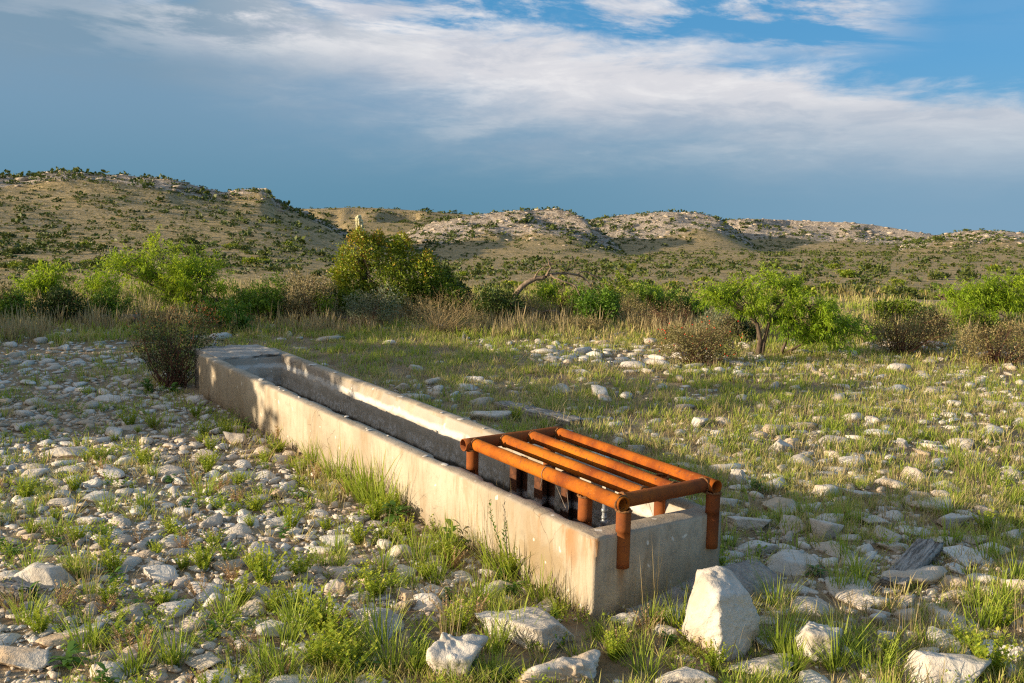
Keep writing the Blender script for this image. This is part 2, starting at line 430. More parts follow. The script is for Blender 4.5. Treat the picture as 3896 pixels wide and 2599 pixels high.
def ground_soil(t, co):
    n1 = t.noise(co, 3.0, 4, 0.65); n2 = t.noise(co, 26, 4, 0.7)
    vor = t.node('ShaderNodeTexVoronoi', None, Vector=co, Scale=55.0)
    soil = t.mix(t.map(n1, 0.35, 0.65), (0.23, 0.16, 0.095), (0.36, 0.27, 0.17))
    soil = t.mix(t.map(n2, 0.55, 0.72), soil, (0.13, 0.09, 0.055))
    peb = t.math('MULTIPLY', t.map(vor.outputs['Distance'], 0.36, 0.22), t.map(n1, 0.40, 0.58))
    soil = t.mix(t.math('MULTIPLY', peb, 0.8), soil, (0.50, 0.44, 0.37))
    return soil, t.math('ADD', t.math('MULTIPLY', n2, 0.02), t.math('MULTIPLY', peb, 0.012))
def ground_plain(t, co, rock=None):
    a1 = t.noise(co, 0.09, 2, 0.6); a2 = t.noise(co, 0.9, 4, 0.7); a3 = t.noise(t.vmath('MULTIPLY', co, (0.35, 1.0, 1.0)), 0.35, 3, 0.7)
    dry = t.mix(t.map(a1, 0.35, 0.65), (0.38, 0.28, 0.14), (0.29, 0.215, 0.10))
    dry = t.mix(t.math('MULTIPLY', t.map(a3, 0.53, 0.62), 0.6), dry, (0.13, 0.11, 0.038))
    dry = t.mix(t.math('MULTIPLY', t.map(a2, 0.535, 0.59), 0.75), dry, (0.095, 0.085, 0.03))
    st = t.math('MULTIPLY', t.map(t.noise(co, 1.4, 4, 0.75), 0.56, 0.62), t.map(a1, 0.38, 0.58))
    c = t.mix(t.math('MULTIPLY', st, 0.85), dry, (0.60, 0.51, 0.40)); h = t.math('MULTIPLY', a2, 0.35)
    if rock is not None:
        rn = t.noise(co, 0.55, 5, 0.74); rn2 = t.noise(t.vmath('MULTIPLY', co, (0.5, 0.5, 2.2)), 0.9, 4, 0.7)
        rc = t.mix(t.map(rn, 0.40, 0.60), (0.60, 0.50, 0.40), (0.33, 0.265, 0.20))
        rc = t.mix(t.math('MULTIPLY', t.map(rn2, 0.55, 0.66), 0.75), rc, (0.14, 0.12, 0.07))
        rk = t.map(t.math('ADD', rock, t.math('MULTIPLY', t.math('SUBTRACT', rn2, 0.5), 1.9)), 0.42, 0.62)
        c = t.mix(rk, c, rc); h = t.math('ADD', h, t.math('MULTIPLY', t.math('MULTIPLY', rn, rock), 2.6))
    return c, h
def mats_ground():
    out = []
    m, t = material('ground_soil'); co = worldpos(t); c, h = ground_soil(t, co); finish(t, pbsdf(t, c, 0.95, h, 1.0, 1.0, 0.1)); out.append(m)
    m, t = material('ground_edge'); co = worldpos(t); rad = attr(t, 'radius'); c, h = ground_soil(t, co); c2, h2 = ground_plain(t, co)
    finish(t, pbsdf(t, t.mix(t.map(rad, 22.0, 32.0), c, c2), 0.95, h, 0.6, 1.0, 0.1)); out.append(m)
    m, t = material('ground_hills'); co = worldpos(t); c, h = ground_plain(t, co, attr(t, 'rock')); finish(t, pbsdf(t, c, 0.95, h, 1.0, 1.0, 0.1)); out.append(m)
    return out
M_GROUND = mats_ground()

def mat_leaf(name, stops, trans=0.35, rough=0.55, spec=0.3):
    """leaf colour over the per-leaf 'tint', half of the light passing through"""
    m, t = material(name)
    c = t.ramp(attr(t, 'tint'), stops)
    b = pbsdf(t, c, rough, spec=spec)
    tr = t.node('ShaderNodeBsdfTranslucent', None, Color=t.mix(0.5, c, t.mix(1.0, c, (1.25, 1.15, 0.5), 'MULTIPLY')))
    mx = t.node('ShaderNodeMixShader', None, i0=trans); t.t.links.new(b.outputs[0], mx.inputs[1]); t.t.links.new(tr.outputs[0], mx.inputs[2])
    finish(t, mx); return m
def mat_grass(name, root, mid, tip, dryc, drymin=0.5, drymax=1.0, trans=0.35):
    m, t = material(name)
    h = attr(t, 't'); ti = attr(t, 'tint'); bl = attr(t, 'blade')
    c = t.ramp(h, [(0.0, root), (0.4, mid), (1.0, tip)])
    d = t.map(t.math('ADD', t.math('MULTIPLY', ti, 0.6), t.math('MULTIPLY', bl, 0.4)), drymin, drymax)
    c = t.mix(d, c, dryc)
    b = pbsdf(t, c, 0.6, spec=0.25)
    tr = t.node('ShaderNodeBsdfTranslucent', None, Color=c)
    mx = t.node('ShaderNodeMixShader', None, i0=trans); t.t.links.new(b.outputs[0], mx.inputs[1]); t.t.links.new(tr.outputs[0], mx.inputs[2])
    finish(t, mx); return m
M_GRASS = mat_grass('grass_blades', (0.13, 0.155, 0.028), (0.28, 0.38, 0.035), (0.50, 0.53, 0.085), (0.66, 0.52, 0.23), 0.42, 0.74, 0.42)
M_DRY = mat_grass('dry_grass_blades', (0.20, 0.155, 0.075), (0.40, 0.305, 0.145), (0.55, 0.44, 0.24), (0.26, 0.25, 0.09), 0.62, 0.95, 0.3)
M_WEED = mat_leaf('weed_leaves', [(0.0, (0.13, 0.24, 0.025)), (0.45, (0.27, 0.37, 0.03)), (0.8, (0.46, 0.50, 0.05)), (1.0, (0.56, 0.53, 0.10))], 0.4)
M_BROAD = mat_leaf('broad_weed_leaves', [(0.0, (0.06, 0.15, 0.025)), (0.6, (0.12, 0.24, 0.035)), (1.0, (0.20, 0.30, 0.05))], 0.4)
M_TANWEED = mat_leaf('dried_weed', [(0.0, (0.40, 0.25, 0.13)), (0.6, (0.55, 0.37, 0.21)), (1.0, (0.38, 0.31, 0.13))], 0.25, 0.8)
M_MESQ = mat_leaf('mesquite_leaves', [(0.0, (0.15, 0.27, 0.015)), (0.5, (0.29, 0.42, 0.02)), (1.0, (0.48, 0.55, 0.05))], 0.45)
M_MESQ_D = mat_leaf('deep_green_leaves', [(0.0, (0.06, 0.14, 0.015)), (0.5, (0.14, 0.25, 0.02)), (1.0, (0.27, 0.36, 0.03))], 0.35)
M_JUN = mat_leaf('juniper_leaves', [(0.0, (0.05, 0.09, 0.008)), (0.4, (0.13, 0.19, 0.012)), (0.75, (0.24, 0.29, 0.016)), (0.93, (0.33, 0.35, 0.025)), (1.0, (0.40, 0.24, 0.03))], 0.25)
M_JUN_D = mat_leaf('dark_juniper_leaves', [(0.0, (0.02, 0.045, 0.01)), (0.6, (0.05, 0.085, 0.014)), (1.0, (0.11, 0.14, 0.02))], 0.2)
M_SAGE = mat_leaf('sage_leaves', [(0.0, (0.12, 0.15, 0.085)), (0.6, (0.22, 0.25, 0.15)), (1.0, (0.33, 0.26, 0.15))], 0.25)
M_REDSH = mat_leaf('red_shrub_leaves', [(0.0, (0.045, 0.075, 0.025)), (0.45, (0.08, 0.11, 0.035)), (0.7, (0.19, 0.085, 0.035)), (1.0, (0.40, 0.11, 0.03))], 0.25)
M_BROWNSH = mat_leaf('brown_shrub_leaves', [(0.0, (0.15, 0.15, 0.05)), (0.5, (0.26, 0.22, 0.09)), (1.0, (0.38, 0.27, 0.12))], 0.25)
M_HILL = mat_leaf('hillside_leaves', [(0.0, (0.030, 0.050, 0.010)), (0.5, (0.070, 0.098, 0.015)), (1.0, (0.16, 0.175, 0.025))], 0.15)
M_YUC = mat_leaf('yucca_leaves', [(0.0, (0.15, 0.15, 0.045)), (0.6, (0.30, 0.25, 0.09)), (1.0, (0.42, 0.30, 0.12))], 0.15)
M_YDEAD = mat_leaf('dead_yucca_leaves', [(0.0, (0.30, 0.14, 0.045)), (1.0, (0.42, 0.24, 0.09))], 0.1)
M_CREAM = mat_leaf('yucca_flowers', [(0.0, (0.62, 0.60, 0.36)), (1.0, (0.78, 0.74, 0.52))], 0.3)
M_BERRY = mat_leaf('red_berries', [(0.0, (0.55, 0.03, 0.01)), (1.0, (0.70, 0.08, 0.02))], 0.0, 0.35)

def mat_bark(name, a, b, sc=18.0):
    m, t = material(name); co = worldpos(t)
    n = t.noise(t.vmath('MULTIPLY', co, (1, 1, 0.35)), sc, 5, 0.7)
    finish(t, pbsdf(t, t.mix(t.map(n, 0.35, 0.65), a, b), 0.95, n, 0.8, 0.02, 0.1)); return m
M_BARK = mat_bark('mesquite_bark', (0.075, 0.052, 0.038), (0.17, 0.125, 0.09))
M_DEADWOOD = mat_bark('dead_wood', (0.16, 0.115, 0.08), (0.34, 0.25, 0.17))
M_STRAW = mat_bark('straw_twigs', (0.34, 0.25, 0.12), (0.48, 0.36, 0.19))
M_REDTWIG = mat_bark('red_twigs', (0.11, 0.055, 0.04), (0.20, 0.10, 0.065))
def mat_greywood():
    m, t = material('weathered_wood'); co = objco(t)
    n = t.noise(t.vmath('MULTIPLY', co, (26, 1.5, 26)), 2.4, 5, 0.7); n2 = t.noise(co, 3.0, 3)
    c = t.mix(t.map(n, 0.38, 0.62), (0.13, 0.115, 0.10), (0.40, 0.37, 0.335))
    c = t.mix(t.math('MULTIPLY', t.map(n2, 0.5, 0.7), 0.4), c, (0.30, 0.23, 0.16))
    finish(t, pbsdf(t, c, 0.9, n, 0.9, 0.02, 0.15)); return m
M_GREYWOOD = mat_greywood()

def mat_concrete(name, inside=False):
    m, t = material(name); co = objco(t); s = t.node('ShaderNodeSeparateXYZ', None, Vector=co); X, Y, Z = s.outputs
    n1 = t.noise(co, 1.6, 5, 0.6); n2 = t.noise(co, 9, 6, 0.7); n3 = t.noise(co, 70, 4, 0.7)
    streak = t.noise(t.vmath('MULTIPLY', co, (2.6, 2.6, 0.5)), 3.0, 6, 0.72, 0.6)
    c = t.mix(t.map(n1, 0.35, 0.66), (0.47, 0.405, 0.31), (0.35, 0.29, 0.21))
    c = t.mix(t.math('MULTIPLY', t.map(streak, 0.47, 0.66), 0.6), c, (0.30, 0.215, 0.13))
    c = t.mix(t.math('MULTIPLY', t.map(n2, 0.53, 0.68), 0.55), c, (0.27, 0.225, 0.165))
    c = t.mix(t.math('MULTIPLY', t.map(streak, 0.42, 0.30), 0.35), c, (0.56, 0.50, 0.41))
    up = t.node('ShaderNodeNewGeometry'); nz = t.node('ShaderNodeSeparateXYZ', None, Vector=up.outputs['Normal']).outputs[2]
    top = t.map(nz, 0.45, 0.85)
    tn = t.noise(co, 5, 5, 0.65)
    topc = t.mix(t.map(tn, 0.35, 0.68), (0.30, 0.245, 0.175), (0.43, 0.36, 0.275))
    topc = t.mix(t.math('MULTIPLY', t.map(n3, 0.55, 0.72), 0.5), topc, (0.20, 0.165, 0.12))
    # rust runs below the pipe legs and at the chipped corner
    def run(x0, y0, w, z0, z1, amt):
        d = t.math('ADD', t.math('POWER', t.math('SUBTRACT', X, x0), 2.0), t.math('POWER', t.math('SUBTRACT', Y, y0), 2.0))
        k = t.math('MULTIPLY', t.map(d, w * w, 0.0), t.math('MULTIPLY', t.map(Z, z0, z1), t.map(streak, 0.40, 0.58)))
        return t.math('MULTIPLY', k, amt)
    if not inside:
        for a in ((0.0, 0.02, 0.10, 0.28, 0.46, 0.9), (0.20, -0.03, 0.05, 0.10, 0.30, 0.8), (0.0, 0.28, 0.16, 0.12, 0.42, 0.6), (0.0, 0.52, 0.05, 0.2, 0.5, 0.6)):
            c = t.mix(run(*a), c, (0.33, 0.14, 0.035))
        # damp stain on the long side near the corner, mottling of the end face
        d = t.math('ADD', t.math('POWER', t.math('MULTIPLY', t.math('SUBTRACT', Y, 0.50), 3.2), 2.0), t.math('POWER', t.math('MULTIPLY', t.math('SUBTRACT', Z, 0.20), 5.5), 2.0))
        d = t.math('ADD', d, t.math('MULTIPLY', t.math('SUBTRACT', n2, 0.5), 2.2))
        c = t.mix(t.math('MULTIPLY', t.map(d, 0.75, 0.25), 0.55), c, (0.27, 0.19, 0.10))
        endf = t.map(Y, 0.004, -0.004)
        mot = t.noise(t.vmath('MULTIPLY', co, (1, 1, 0.6)), 7.5, 6, 0.72)
        c = t.mix(t.math('MULTIPLY', endf, t.math('MULTIPLY', t.map(mot, 0.48, 0.62), 0.55)), c, (0.25, 0.22, 0.17))
        c = t.mix(t.math('MULTIPLY', t.map(t.math('ADD', Z, t.math('MULTIPLY', n2, 0.10)), 0.13, 0.03), 0.5), c, (0.29, 0.215, 0.14))
    else:
        zn = t.math('ADD', Z, t.math('MULTIPLY', t.math('SUBTRACT', t.noise(t.vmath('MULTIPLY', co, (1, 1, 1)), 4.0, 5, 0.65), 0.5), 0.10))
        c = t.mix(t.map(n1, 0.35, 0.66), (0.45, 0.40, 0.335), (0.36, 0.31, 0.25))
        lime = t.math('MULTIPLY', t.map(zn, 0.325, 0.355), t.map(zn, 0.405, 0.375))
        c = t.mix(t.math('MULTIPLY', lime, t.map(n2, 0.3, 0.5)), c, (0.58, 0.555, 0.51))
        scum = t.math('MULTIPLY', t.map(zn, 0.335, 0.315), t.map(n2, 0.36, 0.55))
        c = t.mix(t.math('MULTIPLY', t.map(zn, 0.335, 0.305), 0.7), c, (0.42, 0.385, 0.33))
        c = t.mix(t.math('MULTIPLY', scum, 0.5), c, (0.24, 0.20, 0.14))
        crust = t.math('MULTIPLY', t.map(zn, 0.25, 0.21), t.map(t.noise(co, 22, 5, 0.75), 0.47, 0.60))
        c = t.mix(t.math('MULTIPLY', crust, 0.8), c, (0.58, 0.56, 0.53))
        c = t.mix(t.math('MULTIPLY', t.map(zn, 0.15, 0.11), 0.93), c, (0.035, 0.027, 0.018))
    c = t.mix(t.math('MULTIPLY', top, 0.9), c, topc)
    crk = t.node('ShaderNodeTexVoronoi', dict(feature='DISTANCE_TO_EDGE'), Vector=t.vmath('ADD', co, t.vmath('MULTIPLY', t.node('ShaderNodeTexNoise', None, Vector=co, Scale=3.0, Detail=4).outputs['Color'], (0.35, 0.35, 0.35))), Scale=1.15).outputs['Distance']
    c = t.mix(t.math('MULTIPLY', t.map(crk, 0.006, 0.0), t.math('MULTIPLY', t.map(n1, 0.45, 0.6), 0.8)), c, (0.14, 0.11, 0.08))
    c = t.mix(t.math('MULTIPLY', t.map(t.noise(co, 14, 2, 0.4), 0.70, 0.74), 0.8), c, (0.70, 0.66, 0.58))
    h = t.math('ADD', t.math('MULTIPLY', n2, 0.8), t.math('MULTIPLY', n3, 0.35))
    finish(t, pbsdf(t, c, 0.9, h, 0.6, 0.014, 0.2)); return m
M_CONC = mat_concrete('weathered_concrete'); M_CONC_IN = mat_concrete('stained_trough_lining', True)
def mat_simple(name, a, b, sc, rough=0.9, bs=0.4, bd=0.01, spec=0.2, metal=0.0):
    m, t = material(name); co = objco(t); n = t.noise(co, sc, 5, 0.65)
    finish(t, pbsdf(t, t.mix(t.map(n, 0.35, 0.65), a, b), rough, n, bs, bd, spec, Metallic=metal)); return m
M_LIME = mat_simple('lime_crust', (0.68, 0.64, 0.58), (0.52, 0.47, 0.40), 40)
M_SLAB = mat_simple('pale_slab', (0.42, 0.385, 0.34), (0.29, 0.26, 0.22), 6, 0.95, 1.0, 0.03)
M_MORTAR = mat_simple('rough_mortar', (0.45, 0.385, 0.325), (0.32, 0.265, 0.225), 22, 0.95, 1.0, 0.03)
M_GALV = mat_simple('galvanised_metal', (0.36, 0.37, 0.37), (0.22, 0.225, 0.23), 30, 0.45, 0.2, 0.004, 0.4, 0.6)
M_BLACK = mat_simple('black_plastic', (0.02, 0.021, 0.023), (0.035, 0.036, 0.04), 12, 0.45, 0.1, 0.004, 0.4)
M_WIRE = mat_simple('dull_wire', (0.20, 0.155, 0.12), (0.30, 0.24, 0.19), 30, 0.6)

def mat_rust(name, dark=0.0):
    m, t = material(name); co = objco(t)
    n1 = t.noise(co, 4.5, 5, 0.6); n2 = t.noise(co, 34, 5, 0.7); n3 = t.noise(co, 120, 3, 0.7); n4 = t.noise(co, 1.4, 3, 0.5)
    c = t.mix(t.map(n1, 0.34, 0.66), (0.40, 0.108, 0.012), (0.19, 0.045, 0.012))
    c = t.mix(t.math('MULTIPLY', t.map(n4, 0.45, 0.66), 0.65), c, (0.54, 0.175, 0.014))
    c = t.mix(t.math('MULTIPLY', t.map(n2, 0.50, 0.68), 0.55), c, (0.15, 0.045, 0.020))
    c = t.mix(t.math('MULTIPLY', t.map(t.noise(co, 58, 2, 0.5), 0.66, 0.72), 0.8), c, (0.085, 0.055, 0.05))
    c = t.mix(t.math('MULTIPLY', t.map(n3, 0.60, 0.70), 0.35), c, (0.62, 0.34, 0.12))
    if dark: c = t.mix(dark, c, (0.16, 0.06, 0.03))
    h = t.math('ADD', t.math('MULTIPLY', n2, 0.7), t.math('MULTIPLY', n3, 0.3))
    finish(t, pbsdf(t, c, 0.85, h, 0.45, 0.006, 0.08)); return m
M_RUST = mat_rust('rusted_pipe'); M_RUST_SHADE = mat_rust('shaded_rusted_pipe', 0.55); M_RUST_SHADE_D = mat_rust('deep_shaded_rusted_pipe', 0.6)  # darker copies put the weaker sunlight on legs and cross pipes into the colour
M_WELD = mat_simple('rusty_weld', (0.26, 0.12, 0.04), (0.13, 0.06, 0.03), 60, 0.85, 1.0, 0.01)
def mat_post():
    m, t = material('crusted_post'); co = worldpos(t); Z = t.node('ShaderNodeSeparateXYZ', None, Vector=co).outputs[2]
    n = t.noise(co, 30, 5, 0.7); z = t.math('ADD', Z, t.math('MULTIPLY', t.math('SUBTRACT', n, 0.5), 0.06))
    c = t.mix(t.map(n, 0.35, 0.65), (0.15, 0.058, 0.025), (0.075, 0.032, 0.018))
    c = t.mix(t.math('MULTIPLY', t.map(z, 0.40, 0.37), 0.85), c, (0.50, 0.47, 0.44))
    c = t.mix(t.map(z, 0.345, 0.325), c, (0.06, 0.028, 0.016))
    c = t.mix(t.math('MULTIPLY', t.map(z, 0.28, 0.25), 0.8), c, (0.30, 0.28, 0.25))
    finish(t, pbsdf(t, c, 0.85, n, 0.8, 0.012, 0.2)); return m
M_POST = mat_post()
def mat_water():
    m, t = material('shallow_water'); co = objco(t); n = t.noise(co, 5, 4, 0.6)
    c = t.mix(t.map(n, 0.4, 0.62), (0.028, 0.022, 0.013), (0.075, 0.058, 0.034))
    finish(t, pbsdf(t, c, 0.16, t.noise(co, 9, 3, 0.6), 0.12, 0.02, 0.35)); return m
M_WATER = mat_water()


# ------------------------------------------------------------------ the ground sheet, reaching beyond the hills
def build_ground():
    az_in = np.radians(np.linspace(-38, 38, 560))
    az_out = np.radians(np.concatenate([np.linspace(38, 322, 72)[1:-1]]))
    az = np.concatenate([az_in, az_out])
    rr = np.concatenate([[0.0], np.geomspace(1.0, 30, 80), np.geomspace(30, 150, 45)[1:], np.linspace(150, 600, 135)[1:], np.linspace(600, 900, 46)[1:], np.geomspace(900, 9000, 16)[1:]])
    A, Rr = np.meshgrid(az, rr[1:])
    X = (Rr * np.sin(A)).ravel(); Y = (Rr * np.cos(A)).ravel()
    Z, rock = terrain(X, Y)
    lx, ly = trough_uv(X, Y)
    n = len(az); m = len(rr) - 1
    V = np.concatenate([[[0, 0, gz(0, 0)]], np.stack([X, Y, Z], 1)])
    i = np.arange(m - 1)[:, None] * n; j = np.arange(n)[None]
    F = np.stack([1 + i + j, 1 + i + n + j, 1 + i + n + (j + 1) % n, 1 + i + (j + 1) % n], -1).reshape(-1, 4)
    jj = np.arange(n); F0 = np.stack([np.zeros(n, int), 1 + jj, 1 + (jj + 1) % n], -1)
    me = build_mesh('ground', V, [F, F0], M_GROUND[0], True, {'rock': np.concatenate([[0], rock]), 'radius': np.concatenate([[0], Rr.ravel()])})
    me.materials.append(M_GROUND[1]); me.materials.append(M_GROUND[2])
    fr = np.concatenate([np.repeat(rr[1:-1], n), np.zeros(n)])
    me.polygons.foreach_set('material_index', ((fr > 21).astype(np.int32) + (fr > 33)).astype(np.int32))
    tag(obj('ground', me), kind='structure')
build_ground()


# ------------------------------------------------------------------ concrete trough
TH, TW, TL = 0.491, 1.0, 7.31
Dn = Vector((DV[0], DV[1], TILT)).normalized(); Rn = Vector((RV[0], RV[1], 0)); Un = Rn.cross(Dn)
MT = Matrix(((Rn.x, Dn.x, Un.x, P0[0]), (Rn.y, Dn.y, Un.y, P0[1]), (Rn.z, Dn.z, Un.z, 0), (0, 0, 0, 1)))
def tw(x, y, z): return np.array((MT @ Vector((x, y, z)))[:])
def frame_empty(name):
    o = empty(name, (0, 0, 0)); o.matrix_world = MT; return o

def loft(prof, ys, jit, closed_ends=True, seed=0):
    """a cross-section (x, z) carried along y; jit(k, y) moves profile point k"""
    m = len(prof); V = []
    for y in ys:
        for k, (a, b) in enumerate(prof):
            da, db = jit(k, y); V.append((a + da, y, b + db))
    n = len(ys); i = np.arange(n - 1)[:, None] * m; j = np.arange(m)[None]
    F = np.stack([i + j, i + m + j, i + m + (j + 1) % m, i + (j + 1) % m], -1).reshape(-1, 4)
    Fs = [F]
    if closed_ends: Fs += [np.arange(m)[None], (np.arange(m)[::-1] + (n - 1) * m)[None]]
    return np.array(V), Fs

def build_trough():
    T = frame_empty('concrete_trough')
    tag(T, 'long weathered concrete water trough with stained inside running back from the corner', 'trough')
    ye = 7.50
    ys = np.concatenate([np.linspace(0.162, ye, 300)])
    tab = {}; gx_ = np.linspace(-5, 30, 3500)
    def nz(y, k, s=1.0):
        if k not in tab: tab[k] = fbm(gx_ * 5.0 + k * 7.3, gx_ * 0 + k * 1.7, 4 + k, 4)
        return float(tab[k][min(3499, max(0, int((y + 5) * 100)))]) * s
    # left wall: outer face, rounded top, crumbled inner edge
    prof = [(0, -0.3), (0, TH - 0.025), (0.007, TH - 0.007), (0.025, TH), (0.07, TH + 0.001), (0.115, TH - 0.002), (0.134, TH - 0.015), (0.15, TH - 0.10), (0.185, 0.02), (0.19, -0.3)]
    def jl(k, y):
        e = max(0.0, nz(y, 3) - 0.05)
        if k == 5: return (-0.05 * e, -0.016 * e)
        if k == 6: return (-0.075 * e, -0.04 * e + 0.004 * nz(y, 9))
        if k == 7: return (0.008 * nz(y, 5), 0.01 * nz(y, 6))
        if k in (1, 2, 3): return (0.003 * nz(y, 1), 0.003 * nz(y, 2))
        if k == 4: return (0, 0.003 * nz(y, 8))
        return (0, 0)
    V, Fs = loft(prof, np.linspace(0, ye, 320), jl)
    me = build_mesh('trough_left_wall', V, Fs, M_CONC, False); me.materials.append(M_CONC_IN)
    for p in me.polygons:
        if p.center.x > 0.125 and p.center.z < TH - 0.012: p.material_index = 1
    obj('side_wall', me, T)
    # right wall: lip with a shallow cove below it
    prof = [(1.0, -0.3), (0.815, -0.3), (0.82, 0.03), (0.842, 0.27), (0.846, 0.31), (0.858, 0.33), (0.864, 0.40), (0.862, TH - 0.03), (0.868, TH - 0.006), (0.885, TH), (0.94, TH + 0.002), (0.978, TH), (0.994, TH - 0.008), (1.0, TH - 0.03)]
    def jr(k, y):
        e = max(0.0, nz(y, 13) - 0.05)
        if k in (7, 8): return (0.05 * e, -0.025 * e)
        if k == 9: return (0.05 * e, -0.008 * e)
        if k in (2, 3, 4, 5, 6): return (0.010 * nz(y, 20 + k), 0.012 * nz(y, 30 + k))
        if k >= 10: return (0.002 * nz(y, k), 0.003 * nz(y, 12))
        return (0, 0)
    V, Fs = loft(prof, np.linspace(0, 7.62, 340), jr)
    me = build_mesh('trough_right_wall', V, Fs, M_CONC, False); me.materials.append(M_CONC_IN)
    for p in me.polygons:
        if p.center.x < 0.87 and p.center.z < TH - 0.006: p.material_index = 1
    obj('side_wall', me, T)
    # near end wall between the side walls; its outer face is a hair proud
    def slab(name, x0, x1, y0, y1, ztop, mat, inner_face=False, seed=0, rag=0.004, n=60, zb=-0.3):
        xs = np.linspace(x0, x1, n); pr = [(y0, zb), (y0, ztop - 0.02), (y0 + 0.006, ztop - 0.005), (y0 + 0.022, ztop), ((y0 + y1) / 2, ztop + 0.002), (y1 - 0.02, ztop), (y1, ztop - 0.018), (y1 + 0.012, ztop - 0.12), (y1 + 0.03, zb)]
        V = []
        for x in xs:
            for k, (a, b) in enumerate(pr):
                q = nz(x * 1.7 + seed, k + seed, 1.0); V.append((x, a + rag * q * (k > 0) * (k < 7), b + rag * 0.7 * nz(x * 1.3, k + 40 + seed) * (k > 0) * (k < 8)))
        m = len(pr); i = np.arange(n - 1)[:, None] * m; j = np.arange(m)[None]
        F = np.stack([i + j, i + (j + 1) % m, i + m + (j + 1) % m, i + m + j], -1).reshape(-1, 4)
        me = build_mesh(name, V, [F, np.arange(m)[::-1][None], (np.arange(m) + (n - 1) * m)[None]], mat, False)
        return me
    me = slab('trough_end_wall', 0.003, 0.997, -0.002, 0.162, TH - 0.001, M_CONC, seed=2, n=70); me.materials.append(M_CONC_IN)
    for p in me.polygons:
        if p.center.y > 0.158 and p.center.z < TH - 0.02: p.material_index = 1
    obj('end_wall', me, T)
    # far end: a broad rough slab poured over the end of the trough
    me = slab('trough_far_slab', 0.10, 0.875, 7.10, 8.0, TH + 0.010, M_SLAB, seed=9, rag=0.035, n=50)
    o = obj('end_slab', me, T)
    # lining of the far end, set inside
    fv = np.array([(x, 7.085 + 0.012 * nz(x * 3, 3) - (0.0 if z > 0.3 else 0.05), z) for z in (0.0, 0.2, 0.3, 0.33, 0.42, 0.47) for x in np.linspace(0.12, 0.87, 24)])
    F = np.array([[a * 24 + b, a * 24 + b + 1, (a + 1) * 24 + b + 1, (a + 1) * 24 + b] for a in range(5) for b in range(23)])
    obj('end_lining', build_mesh('end_lining', fv, F, M_CONC_IN, True), T)
    # floor, then the sludge of water lying on it
    obj('floor', build_mesh('trough_floor', [(0.16, 0.1, 0.02), (0.86, 0.1, 0.02), (0.86, 7.12, 0.02), (0.16, 7.12, 0.02), (0.16, 0.1, -0.1), (0.86, 0.1, -0.1), (0.86, 7.12, -0.1), (0.16, 7.12, -0.1)],
        np.array([[0, 1, 2, 3], [7, 6, 5, 4], [0, 4, 5, 1], [1, 5, 6, 2], [2, 6, 7, 3], [3, 7, 4, 0]]), M_CONC_IN), T)
    # lime chips lying on the rims
    chips = [(0.05, 1.78, 0.035), (0.045, 2.05, 0.028), (0.09, 2.75, 0.014), (0.05, 3.0, 0.03), (0.055, 3.06, 0.012), (0.10, 3.55, 0.03), (0.05, 4.5, 0.02), (0.07, 4.55, 0.016), (0.06, 4.9, 0.022),
             (0.05, 5.0, 0.016), (0.08, 5.1, 0.018), (0.06, 5.55, 0.035), (0.08, 5.6, 0.03), (0.90, 2.2, 0.03), (0.90, 2.6, 0.022), (0.91, 3.0, 0.03), (0.90, 3.3, 0.026), (0.91, 4.1, 0.03), (0.90, 5.6, 0.04), (0.89, 6.2, 0.045)]
    meshes = [build_mesh('crust_chip', *rock_shape(900 + k, 2, 8), M_LIME, False) for k in range(4)]
    for i, (x, y, s) in enumerate(chips):
        c = obj('crust_chip', meshes[i % 4], T); c.location = (x, y, TH + 0.004); c.scale = (s * .8, s * 1.2, 0.005 + 0.05 * s); c.rotation_euler = (0, 0, i * 1.7)
    # the mortar footing that spills out under the near end
    xs = np.linspace(0.25, 1.35, 40); V = []
    for x in xs:
        top = 0.02 + 0.10 * float(sstep(0.3, 0.9, x)) + 0.012 * nz(x * 2, 3); wd = 0.10 + 0.10 * float(sstep(0.2, 0.8, x)) + 0.03 * nz(x * 2, 5)
        for k, (a, b) in enumerate([(0.02, top + 0.0), (-0.015, top), (-0.05, top - 0.02), (-wd, top - 0.06), (-wd - 0.03, -0.2), (0.02, -0.2)]):
            V.append((x, a + 0.012 * nz(x * 3, k) * (0 < k < 5), b + 0.012 * nz(x * 4, k + 9) * (0 < k < 4)))
    m = 6; n = 40; i = np.arange(n - 1)[:, None] * m; j = np.arange(m)[None]
    F = np.stack([i + j, i + (j + 1) % m, i + m + (j + 1) % m, i + m + j], -1).reshape(-1, 4)
    obj('mortar_footing', build_mesh('mortar_footing', V, [F, np.arange(m)[::-1][None], (np.arange(m) + (n - 1) * m)[None]], M_MORTAR, True), T)
    # water
    w = frame_empty('water_sheet')
    ws = build_mesh('water', [(0.17, 0.15, 0.105), (0.845, 0.15, 0.105), (0.845, 7.1, 0.085), (0.17, 7.1, 0.085)], np.array([[0, 1, 2, 3]]), M_WATER)
    bpy.data.objects.remove(w); w = obj('water', ws); w.matrix_world = MT; tag(w, 'shallow dark water lying on the trough floor', None, None, 'structure')
build_trough()


